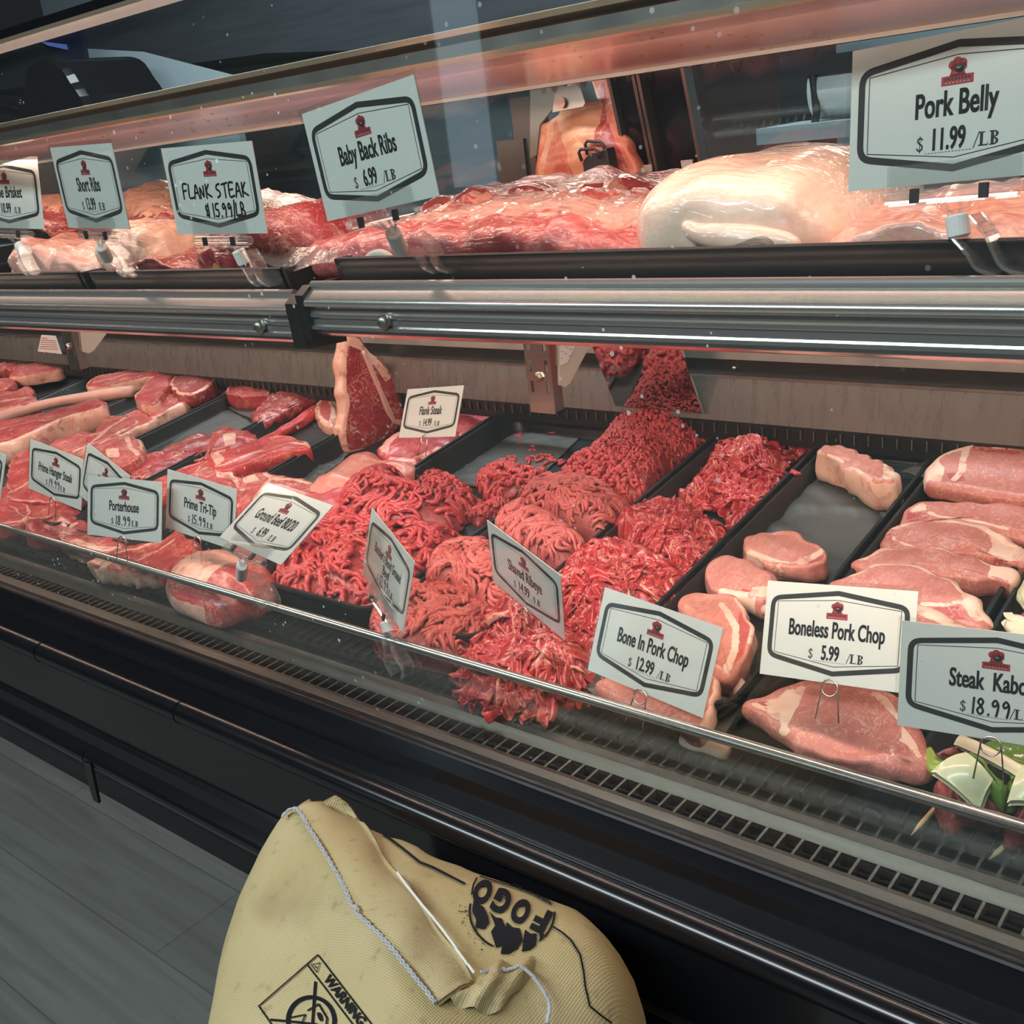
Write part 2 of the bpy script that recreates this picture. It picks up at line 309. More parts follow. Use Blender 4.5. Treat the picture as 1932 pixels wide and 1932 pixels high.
# ------------------------------------------------ room
def wallbox(name, a, b, mat): mb = MB(); mb.box(a, b); return struct(mb.build(name, mat))
mt, nt, p, N, L = newmat('floor_planks'); M['floor'] = mt; setp(p, rough=.42)
tc = N.new('ShaderNodeTexCoord'); br = N.new('ShaderNodeTexBrick'); L.new(tc.outputs['Object'], br.inputs[0]); br.inputs['Scale'].default_value = 1; br.inputs['Brick Width'].default_value = 1.2; br.inputs['Row Height'].default_value = .18
br.inputs['Mortar Size'].default_value = .0015; br.inputs['Color1'].default_value = (.135, .140, .128, 1); br.inputs['Color2'].default_value = (.165, .170, .155, 1); br.inputs['Mortar'].default_value = (.10, .103, .094, 1)
mp = N.new('ShaderNodeMapping'); mp.inputs['Scale'].default_value = (2.5, 45, 1); L.new(tc.outputs['Object'], mp.inputs[0]); n = N.new('ShaderNodeTexNoise'); n.inputs['Scale'].default_value = 1; n.inputs['Detail'].default_value = 6; n.inputs['Distortion'].default_value = .8; L.new(mp.outputs[0], n.inputs[0])
r = N.new('ShaderNodeMapRange'); r.inputs[1].default_value = .3; r.inputs[2].default_value = .7; r.inputs[3].default_value = .82; r.inputs[4].default_value = 1.12; L.new(n.outputs['Fac'], r.inputs[0])
v = N.new('ShaderNodeVectorMath'); v.operation = 'SCALE'; L.new(br.outputs['Color'], v.inputs[0]); L.new(r.outputs[0], v.inputs['Scale']); L.new(v.outputs[0], p.inputs['Base Color'])
M['wall_dark'] = plain('dark_wall', (.030, .036, .042), .6, var=.3, scale=3, stretch=(1, 1, 12))
M['wall_mid'] = plain('grey_wall', (.34, .42, .45), .7, var=.06, scale=2)
M['wall_store'] = plain('store_wall', (.07, .075, .078), .8, var=.1, scale=1)
M['ceil'] = plain('ceiling_paint', (.35, .36, .36), .8)
wallbox('floor', (-7, -4, -.05), (4, 4.2, 0), M['floor'])
wallbox('wall_back', (-7, 4.0, 0), (4, 4.15, 3.1), M['wall_mid'])
wallbox('wall_front', (-7, -4.15, 0), (4, -4.0, 3.1), M['wall_store'])
wallbox('wall_left', (-7.15, -4, 0), (-7, 4.1, 3.1), M['wall_store'])
wallbox('wall_right', (4, -4, 0), (4.15, 4.1, 3.1), M['wall_store'])
wallbox('ceiling', (-7, -4, 3.1), (4, 4.1, 3.2), M['ceil'])
M['daylight'] = emit('daylight_pane', (.62, .85, 1), 1.5)
M['daylight2'] = emit('bright_daylight_pane', (.66, .88, 1), 3.2)
def window(name, x0, x1, z0, z1, mat):
    mb = MB(); mb.box((x0, -3.99, z0), (x1, -3.975, z1)); g = mb.build('window_pane', mat)
    f = MB()
    for a, b in (((x0 - .05, -4, z0 - .05), (x0, -3.95, z1 + .05)), ((x1, -4, z0 - .05), (x1 + .05, -3.95, z1 + .05)), ((x0, -4, z0 - .05), (x1, -3.95, z0)), ((x0, -4, z1), (x1, -3.95, z1 + .05))): f.box(a, b)
    o = struct(f.build(name, M['darkmetal'], origin=(x0, -4, z0))); g.parent = o; g.location = g.location - o.location
window('window_1', -4.76, -4.38, .92, 2.9, M['daylight'])
window('window_2', 1.6, 3.6, .9, 2.5, M['daylight2'])
# ------------------------------------------------ the refrigerated display case
X0, X1 = -4.6, .75
def prof(*pts): return [(y, zc(z)) for y, z in pts]
case = thing('meat_display_case', (-1.6, 1.0, 0), 'long black glass-fronted refrigerated meat case filling the shop front', 'display case')
mb = MB(); mb.extrude_x(prof((.575, -.62), (.575, -.735), (.86, -.80), (.86, -1.25), (1.75, -1.25), (1.75, -.75), (.80, -.70), (.70, -.655), (.62, -.62)), X0, X1); mb.build('base_cabinet', M['gloss'], case)
# rounded bumper mouldings along the front
def arc(cy, cz, r, a0, a1, n=10): return [(cy + r * math.cos(math.radians(a)), cz + r * math.sin(math.radians(a))) for a in np.linspace(a0, a1, n)]
mb = MB(); mb.extrude_x(prof(*([(.70, -.665), (.692, -.634), (.650, -.628), (.640, -.590), (.620, -.566)] + arc(.607, -.565, .007, 60, 160, 6) + [(.594, -.572), (.590, -.5885), (.580, -.602)] + arc(.5655, -.607, .0138, 40, 235, 16) + [(.562, -.622), (.578, -.628), (.66, -.67)])), X0, X1)
up = mb.build('upper_bumper', M['rubber'], case, smooth=True)
e = up.modifiers.new('split', 'EDGE_SPLIT'); e.split_angle = math.radians(14)
mb = MB(); mb.extrude_x(prof(*([(.60, -.716), (.574, -.716), (.571, -.7185), (.568, -.7205), (.564, -.735)] + arc(.5595, -.7515, .0118, 120, 235, 10) + [(.556, -.768), (.575, -.785), (.62, -.79)])), X0, X1)
lo = mb.build('lower_bumper', M['rubber'], case, smooth=True); e = lo.modifiers.new('split', 'EDGE_SPLIT'); e.split_angle = math.radians(14)
for x0, cy, cz, r in ((-1.395, .5655, -.607, .0146), (-1.06, .5655, -.607, .0146), (-1.33, .5595, -.7515, .0126)):      # joints between lengths of bumper
    mb = MB(); mb.extrude_x(prof(*(arc(cy, cz, r, 60, 240, 12) + [(cy, cz)])), x0 - .0012, x0 + .0012); mb.build('bumper_joint', M['gloss'], case)
P = [on_axis(x, y, 1, .545) for x, y in ((158, 1438), (170, 1441), (178, 1480), (186, 1516), (176, 1510), (166, 1478))]
mb = MB(); mb.add([q + [0, 0, 0] for q in P] + [q + [0, .004, 0] for q in P], [tuple(range(6)), tuple(range(6, 12))[::-1]] + [(i, (i + 1) % 6, 6 + (i + 1) % 6, 6 + i) for i in range(6)]); mb.build('torn_bumper_strip', M['rubber'], case)
# return-air grille: steel strip with a row of dark slots
gy0, gy1, gz = .704, .752, -.627
mb = MB(); mb.extrude_x(prof((gy0 - .012, gz - .012), (gy0 - .012, gz + .001), (gy0, gz + .001), (gy0 + .006, gz), (gy0 + .006, gz - .012)), X0, X1)
mb.extrude_x(prof((gy0 + .029, gz - .012), (gy0 + .029, gz), (gy1 + .004, gz), (gy1 + .004, gz - .012)), X0, X1)
x = X0
while x < X1: mb.box((x - .0013, gy0 + .005, zc(gz - .010)), (x + .0013, gy0 + .030, zc(gz - .0005))); x += .0172
mb.build('air_grille', plain('grille_steel', (.30, .29, .26), .32, 1, var=.15, scale=20, stretch=(.4, 8, 8)), case)
mb = MB(); mb.box((X0, gy0 - .01, zc(gz - .032)), (X1, gy1 + .06, zc(gz - .028))); mb.build('grille_duct', M['black'], case)
# deck pan under the trays with ribs, then the step down to the grille
mb = MB(); a, b, c, d = deck(0, .70, -.052), deck(0, 1.43, -.052), deck(0, 1.43, -.062), deck(0, .70, -.062)
mb.extrude_x([(q[1], q[2]) for q in (a, b, c, d)], X0, X1); mb.extrude_x([(a[1], a[2]), (a[1], a[2] - .01), (gy1 + .004, zc(gz) - .002), (gy1 + .004, zc(gz) + .004)], X0, X1); mb.build('deck_pan', M['deckpan'], case)
mb = MB(); x = X0
while x < X1:
    p0, p1 = deck(x, .705, -.049), deck(x, .735, -.049); mb.box((x - .0011, p0[1], p0[2] - .004), (x + .0011, p1[1], p1[2] + .001)); x += .019
mb.build('deck_rib', M['darkmetal'], case)
# low glass deflector with its bright bead
dy = .747
mb = MB(); mb.box((X0, dy, zc(-.622)), (X1, dy + .005, zc(-.560))); mb.build('deflector_glass', M['deflect'], case)
mb = MB(); mb.extrude_x(prof(*[(dy + .0025 + .0055 * math.cos(t), -.5575 + .0055 * math.sin(t)) for t in np.linspace(0, 2 * math.pi, 13)[:-1]]), X0, X1); mb.build('deflector_bead', plain('bead_metal', (.42, .42, .39), .24, .9, var=.12, scale=12, stretch=(.3, 10, 10)), case, smooth=True)
mb = MB(); mb.extrude_x(prof((dy - .004, -.627), (dy - .004, -.619), (dy + .009, -.619), (dy + .009, -.627)), X0, X1); mb.build('deflector_channel', M['steel_dull'], case)
# front glass and its top trim, canopy behind it
mb = MB(); mb.box((X0, .622, zc(-.585)), (X1, .628, zc(.146))); mb.build('front_glass', M['glass'], case)
mb = MB(); mb.extrude_x(prof((.600, .139), (.600, .143), (.640, .143), (.640, .139)), X0, X1); mb.build('top_trim_bead', M['gold'], case)
mb = MB(); mb.extrude_x(prof((.602, .143), (.602, .1515), (.642, .1515), (.642, .143)), X0, X1); mb.build('top_trim', M['gloss'], case)
mb = MB(); mb.extrude_x(prof((.672, .0735), (.690, .076), (.690, .070), (.674, .0695)), X0, X1)
mb.extrude_x(prof((.6745, .0545), (.676, .0505), (.688, .0495), (.688, .0535), (.678, .0545)), X0, X1); mb.build('canopy_edge_bead', M['gold'], case)
mb = MB(); mb.extrude_x(prof((.676, .0695), (.687, .0648), (.691, .0648), (.691, .0695)), X0, X1); mb.build('canopy_bright_strip', M['gold'], case)
mb = MB(); mb.extrude_x(prof((.6785, .064), (.6785, .0545), (.692, .0545), (.692, .064)), X0, X1); mb.build('canopy_face', M['steel_dull'], case)
mb = MB(); mb.extrude_x(prof((.692, .070), (.708, .070), (.716, .0525), (1.06, .040), (1.06, .036), (1.075, .036), (1.075, .076), (.69, .076)), X0, X1); mb.build('canopy', M['canopy'], case)
mb = MB(); mb.extrude_x(prof((1.056, .036), (1.056, .045), (1.080, .045), (1.080, .036)), X0, X1); mb.build('canopy_rear_lip', M['steel_dull'], case)
M['tube'] = emit('lit_tube', (1, .74, .60), 6)
mb = MB(); mb.cyl((X0, .699, zc(.0605)), (X1, .699, zc(.0605)), .004, 10); mb.build('canopy_lamp', M['tube'], case, smooth=True)
# water drops hanging from the canopy lip and beading on its underside
mb = MB(); g = np.random.default_rng(3)
for k in range(46):
    x = on_axis(*( (1390, 108) if k == 0 else (g.uniform(900, 1560), 100)), 1, 1.066)[0]; r = .0075 if k == 0 else g.uniform(.0012, .004)
    mb.tube([(x, 1.066, zc(.040)), (x, 1.066, zc(.036 - r * .6)), (x, 1.066, zc(.036 - r * 1.6)), (x, 1.066, zc(.036 - r * 2.2))], [r * 1.1, r, r * .55, r * .1], 8)
for k in range(420):
    x, y = g.uniform(-2.2, .1), g.uniform(.72, 1.05); r = g.uniform(.0008, .0022) ; z = .0535 - (y - .69) / .37 * .0135
    if math.sin(x * 9) + math.sin(x * 23 + 1) < .3: continue
    mb.tube([(x, y, zc(z)), (x, y, zc(z - r * .6)), (x, y, zc(z - r))], [r * 1.2, r * .9, r * .2], 6)
dr = mb.build('water_drop', clear('water', (.9, .85, .82), .02, 1.5, 1.33), case, smooth=True); dr['kind'] = 'stuff'
# rear: sloping doors, uprights, bracket, splash strip and slotted rails below the shelf
def rear(z): return 1.43 - (z + .40) * (.18 / .44)            # y of the rear plane at height z
mb = MB()
def band(y0, z0, y1, z1, t=.006, xa=X0, xb=X1, m=mb, mi=0): m.extrude_x(prof((y0, z0), (y1, z1), (y1 + t, z1), (y0 + t, z0)), xa, xb, mi)
band(1.415, -.468, 1.425, -.398); mb.build('splash_strip', plain('scuffed_steel', (.31, .30, .275), .28, .7, var=.16, scale=14, stretch=(6, .6, 1), bump=.08), case)
mb = MB(); band(1.43, -.398, 1.43, -.372, m=mb); band(1.418, -.50, 1.416, -.468, m=mb); band(1.44, -.352, 1.44, -.28, m=mb); mb.build('slotted_rail', M['black'], case)
mb = MB(); x = X0
while x < X1:
    mb.box((x, 1.412, zc(-.487)), (x + .0016, 1.4165, zc(-.472))); x += .0205
mb.build('rail_slot', M['steel_dull'], case)
mb = MB(); band(1.422, -.372, 1.424, -.352, .012, m=mb); mb.extrude_x(prof((1.418, -.396), (1.418, -.400), (1.43, -.400), (1.43, -.396)), X0, X1); mb.build('rear_ledge', M['steel_dull'], case)
for x in (-.935, -.775, -.3):
    mb = MB(); mb.tube([(x, 1.432, zc(-.386)), (x, 1.427, zc(-.386)), (x, 1.424, zc(-.386))], [.0045, .0042, .002], 10); mb.build('bolt', M['steel'], case, smooth=True)
# two polished baffles leaning forward over the back of the trays
def baffle(xa, xb):
    y0, z0, y1, z1 = 1.405, -.455, 1.335, -.30
    m2 = MB(); m2.extrude_x(prof((y0, z0), (y1, z1), (y1 + .004, z1 + .001), (y0 + .004, z0 + .001)), xa, xb); return m2.build('mirror_baffle', M['mirror'], case)
baffle(-.985, -.822)
# rear uprights of the shelves, slotted, with their white shelf brackets
def upright(x, y, zb, zt):
    mb = MB(); w_ = .024; d = .022; t = .002
    slots = [zb + .05 + .032 * k for k in range(3)]
    mb.box((x - w_, y, zc(zb)), (x - w_ + .006, y + t, zc(zt))); mb.box((x + w_ - .006, y, zc(zb)), (x + w_, y + t, zc(zt))); mb.box((x - w_ + .012, y, zc(zb)), (x + w_ - .012, y + t, zc(zt)))
    zz = zb
    for s_ in slots + [zt]:
        e_ = s_ - .018 if s_ != zt else zt
        for xa in (x - w_ + .006, x + w_ - .012): mb.box((xa, y, zc(zz)), (xa + .006, y + t, zc(e_)))
        zz = s_
    for xa in (x - w_, x + w_ - t): mb.box((xa, y + t, zc(zb)), (xa + t, y + d, zc(zt)))
    mb.box((x - w_, y + t, zc(zb)), (x + w_, y + d, zc(zb + t)))
    o = mb.build('slotted_upright', M['steel'], case)
    b = MB(); b.tube([(x, y + .001, zc(slots[0] + .007)), (x, y - .004, zc(slots[0] + .007)), (x, y - .007, zc(slots[0] + .007))], [.008, .0075, .004], 6); b.build('hex_bolt', M['steel'], o)
    return o
upright(-.990, 1.22, -.416, -.16); upright(-2.375, 1.22, -.416, -.16)
mb = MB(); mb.box((-1.02, 1.26, zc(-.17)), (-.985, 1.30, zc(.035))); mb.box((-1.05, 1.255, zc(-.12)), (-1.0, 1.26, zc(-.02))); mb.build('rear_post', plain('dark_steel', (.10, .09, .08), .4, .8, var=.3), case)
# doors
door = MB()
def on_rear(px, py, off=0):
    n = np.array([0, 1, .18 / .44]); n /= np.linalg.norm(n); return plane_hit(px, py, np.array([0, 1.43 + off, zc(-.40)]), n)
def slab_rear(m_, pts, t=.012, mi=0, off=0):
    A = [on_rear(x, y, off) for x, y in pts]; B = [q + np.array([0, t, 0]) for q in A]; n = len(A)
    m_.add(A + B, [tuple(range(n)), tuple(range(n, 2 * n))[::-1]] + [(i, n + i, n + (i + 1) % n, (i + 1) % n) for i in range(n)], mi)
slab_rear(door, [(1142, 120), (1190, 110), (1235, 420), (1200, 420)], off=.0); slab_rear(door, [(1190, 110), (1285, 90), (1335, 420), (1235, 420)], off=.008)
door.build('rear_door_panel', M['gloss'], case)
mb = MB()
for a, b in (((1138, 120), (1203, 420)), ((1184, 110), (1246, 420)), ((1193, 110), (1255, 420)), ((1276, 90), (1338, 420))):
    slab_rear(mb, [a, (a[0] + 6, a[1]), (b[0] + 6, b[1]), b], .02, off=-.012)
mb.build('door_frame', M['steel_dull'], case)
mb = MB(); slab_rear(mb, [(1281, 90), (1960, -40), (2050, 420), (1345, 420)], .006, off=.012); slab_rear(mb, [(-300, 300), (940, 120), (1000, 420), (-300, 470)], .006, off=.01); mb.build('rear_door_glass', clear('door_glass', (.80, .84, .85), .02, 1.6, 1.5), case)
for P in ([(1203, 313), (1228, 310), (1231, 340), (1207, 340)], [(1284, 303), (1305, 301), (1309, 330), (1288, 330)]): mb = MB(); slab_rear(mb, P, .003, off=-.016); mb.build('door_tag', M['nylon'], case)
# shelf bracket under the canopy with its stamped plate
mb = MB(); A = [on_axis(x, y, 1, 1.22) for x, y in ((1000, 168), (1066, 160), (1058, 186), (1018, 236), (1012, 292), (1000, 300))]
B = [q + np.array([0, .004, 0]) for q in A]; mb.add(A + B, [tuple(range(6)), tuple(range(6, 12))[::-1]] + [(i, 6 + i, 6 + (i + 1) % 6, (i + 1) % 6) for i in range(6)]); mb.build('canopy_bracket', M['nylon'] if 0 else plain('bracket_paint', (.17, .16, .13), .5, var=.15), case)
mb = MB(); A = [on_axis(x, y, 1, 1.215) for x, y in ((1048, 168), (1092, 156), (1104, 194), (1100, 201), (1042, 212))]; B = [q + np.array([0, .03, 0]) for q in A]
mb.add(A + B, [tuple(range(5)), tuple(range(5, 10))[::-1]] + [(i, 5 + i, 5 + (i + 1) % 5, (i + 1) % 5) for i in range(5)]); pl = mb.build('bracket_plate', M['steel_dull'], case)
mb = MB(); q = on_axis(1060, 194, 1, 1.213); mb.tube([q, q + [0, -.003, 0]], .007, 16); mb.build('rivet', plain('rivet_red', (.5, .25, .2), .4, .3), pl)

M['bracket'] = plain('bracket_cream', (.62, .58, .48), .45)
# two shelves hung in the case: aluminium price-rail fronts, steel boards
def shelf(xa, xb, dz, label, capped):
    t = thing('display_shelf', ((xa + xb) / 2, .9, zc(-.15)), label, 'shelf', 'upper shelves of the case')
    y = .688; z = -.1215 + dz
    f = MB(); f.extrude_x(prof((y + .016, z - .004), *[(y + .009 + .0042 * math.cos(a), z - .0042 + .0042 * math.sin(a)) for a in np.linspace(1.2, 4.0, 7)], (y + .004, z - .0095), (y - .004, z - .0155),
        *[(y - .002 + .0045 * math.cos(a), z - .020 + .0045 * math.sin(a)) for a in np.linspace(2.4, 4.0, 5)], (y + .001, z - .0255), (y + .001, z - .030), (y - .001, z - .0315), (y - .001, z - .0345), (y + .002, z - .036),
        (y + .002, z - .0425), (y - .002, z - .0435), (y - .002, z - .0465), (y + .003, z - .048), (y + .003, z - .051), (y + .008, z - .0535), (y + .012, z - .056), (y + .02, z - .058), (y + .024, z - .056), (y + .024, z - .006)), xa, xb)
    o = f.build('price_rail', M['alu'], t, smooth=True); e = o.modifiers.new('split', 'EDGE_SPLIT'); e.split_angle = math.radians(25)
    b = MB(); b.box((xa + .01, y + .02, zc(z - .022)), (xb - .01, 1.17, zc(z - .018))); b.build('shelf_board', M['steel_dull'], t)
    s = MB(); x = -.735 if xb > 0 else -.925
    s.tube([(x, y + .001, zc(z - .037)), (x, y - .005, zc(z - .037)), (x, y - .008, zc(z - .037))], [.007, .0068, .004], 14); s.build('rail_screw', M['steel_dull'], t, smooth=True)
    for xx in ([] if xb > 0 else [-.968, -2.35]):
        sh_ = np.array([xx + .968, 0, 0]); A_ = [on_axis(*q, 0, -.968) + sh_ for q in ((1050, 600), (1150, 600), (1113, 645), (1072, 722), (1062, 731), (1052, 726))]; B_ = [q + [.004, 0, 0] for q in A_]
        k = MB(); k.add(A_ + B_, [tuple(range(6)), tuple(range(6, 12))[::-1]] + [(i, 6 + i, 6 + (i + 1) % 6, (i + 1) % 6) for i in range(6)]); k.build('shelf_bracket', M['bracket'], t)
    c = MB(); sgn = xa if capped == 'left' else xb; d = .012 if capped == 'left' else -.02
    c.extrude_x(prof((y - .006, z - .012), (y - .004, z - .058), (y + .05, z - .062), (y + .05, z - .004), (y + .006, z - .004)), min(sgn, sgn - d), max(sgn, sgn - d)); c.build('rail_end_cap', M['black'], t)
    u = MB(); u.cyl((xa + .05, .775, zc(z - .040)), (xb - .05, .775, zc(z - .040)), .006, 10); u.build('shelf_lamp', M['tube'], t, smooth=True)
    return t
shelf(-.842, X1, 0, 'right-hand upper shelf holding rib racks and pork belly behind a ribbed aluminium rail', 'left')
shelf(X0, -.872, -.0085, 'left-hand upper shelf holding wrapped brisket and short ribs, its rail set slightly lower', 'right')
# dark shop behind the counter: added dark block, counter, paper dispenser
mb = MB(); mb.hexa([(-6.9, 3.2, 1.80), (-3.9, 3.2, 1.66), (-3.9, 3.9, 1.66), (-6.9, 3.9, 1.80), (-6.9, 3.2, 2.03), (-3.9, 3.2, 2.03), (-3.9, 3.9, 2.03), (-6.9, 3.9, 2.03)]); mb.hexa([(-3.9, 3.2, 1.66), (-1.5, 3.2, 1.40), (-1.5, 3.9, 1.40), (-3.9, 3.9, 1.66), (-3.9, 3.2, 2.03), (-1.5, 3.2, 2.03), (-1.5, 3.9, 2.03), (-3.9, 3.9, 2.03)]); mb.box((-1.5, 3.2, 1.2), (3.5, 3.9, 2.03)); tag(mb.build('added_dark_block', M['wall_dark']), 'wide dark block added for the dark zone behind the counter', 'dark block')  # dark blocks added to make the dark zone above the canopy
def far(px, py, y=2.5): return on_axis(px, py, 1, y)
t = thing('added_dark_shape', far(110, 230), 'added bulky dark shape with a short arm behind the glass, upper left', 'dark shape')  # added stand-in for an unidentified dim shape behind the glass
A_ = catmull(arr([far(*q) for q in ((52, 250), (48, 190), (55, 165), (62, 125), (90, 112), (125, 120), (150, 155), (172, 190), (180, 250))]), 40)[0]; B_ = A_ + [0, .35, 0]; ce_ = A_.mean(0)
mb = MB(); mb.add(list(ce_ + (A_ - ce_) * .93 - [0, .03, 0]) + list(A_) + list(B_), [tuple(range(40))] + [(i + 40 * k, (i + 1) % 40 + 40 * k, 40 + (i + 1) % 40 + 40 * k, 40 + i + 40 * k) for k in (0, 1) for i in range(40)] + [tuple(range(80, 120))[::-1]]); mb.build('shape_body', M['gloss'], t)
mb = MB(); mb.tube([far(56, 198, 2.5), far(30, 193, 2.48), far(5, 190, 2.46)], [.028, .026, .022], 12); mb.build('handle', M['gloss'], t, smooth=True)  # arm of the added dark shape
mb = MB(); P_ = [far(*q, 2.8) for q in ((60, 72), (150, 55), (162, 115), (118, 108))]; mb.add(P_ + [q + [0, .02, 0] for q in P_], [(0, 1, 2, 3), (7, 6, 5, 4), (0, 4, 5, 1), (1, 5, 6, 2), (2, 6, 7, 3), (3, 7, 4, 0)]); pn = MB(); P2 = [far(*q, 3.0) for q in ((150, 92), (260, 98), (430, 142))]; P2 += [np.array([P2[2][0], 3.0, 0]), np.array([P2[0][0], 3.0, 0])]; n_p = len(P2); pn.add(P2 + [q + [0, .03, 0] for q in P2], [tuple(range(n_p)), tuple(range(n_p, 2 * n_p))[::-1]] + [(i, n_p + i, n_p + (i + 1) % n_p, (i + 1) % n_p) for i in range(n_p)]); tag(pn.build('added_pale_panel', M['wall_mid']), 'added pale grey angled panel behind the glass at the upper left', 'panel')  # pale panel added to catch ceiling light in front of the shaded wall
sc_ = tag(mb.build('monitor', plain('dark_screen', (.012, .016, .035), .2)), 'dark bluish screen hanging under the added dark block, upper left', 'screen')
mb = MB(); P_ = [far(*q, 2.795) for q in ((76, 78), (126, 84), (128, 94), (90, 86))]; mb.add(P_, [(0, 1, 2, 3)]); mb.build('lit_strip', emit('screen_blue', (.12, .2, .6), .6), sc_)
t = thing('paper_roll_dispenser', (-.62, 2.1, 1.2), 'white butcher paper roll in a dark holder behind the glass rear door', 'dispenser')
def back(px, py, y=2.1): return on_axis(px, py, 1, y)
a, b = back(1545, 170), back(1660, 150); mb = MB(); mb.cyl(a, (a[0] + .30, a[1], a[2]), .055, 24); mb.build('paper_roll', M['card'], t, smooth=True)
mb = MB(); a = back(1535, 120, 2.05); mb.box((a[0] - .02, 2.04, a[2] - .02), (a[0] + .5, 2.06, a[2] + .012)); c = back(1528, 288, 2.05)
mb.tube([back(1530, 112, 2.05), back(1537, 170, 2.05), back(1541, 215, 2.05), back(1526, 285, 2.05)], .008, 8); mb.build('holder', M['darkmetal'], t)
mb = MB(); c = back(1470, 236, 2.1); mb.box((c[0], 2.0, c[2] - .03), (c[0] + .8, 2.2, c[2])); mb.build('cutter_shelf', M['wall_mid'], t)
mb = MB(); a = back(1455, 70, 2.6); mb.box((a[0], 2.6, .9), (a[0] + 1.6, 2.66, 2.0)); tag(mb.build('wall_board', M['wall_mid']), 'pale grey board behind the paper roll dispenser', 'board')
a = back(1290, 250, 2.3); c = back(1470, 120, 2.3); mb = MB(); mb.box((a[0], 2.3, 0), (c[0], 2.7, 1.9)); tag(mb.build('reflection_box', plain('dark_brown_reflection', (.030, .020, .018), .3, var=.3)), 'dark brown box added for a rear door reflection, left of the paper roll', 'dark box')  # dark box added in place of a brown reflection in the door
mb = MB(); mb.box((-6.5, 2.2, 0), (-1.2, 2.9, .92)); mb.box((-6.5, 2.15, .92), (-1.2, 2.92, .96)); tag(mb.build('work_counter', M['wall_mid']), 'grey work counter along the back of the shop', 'counter')
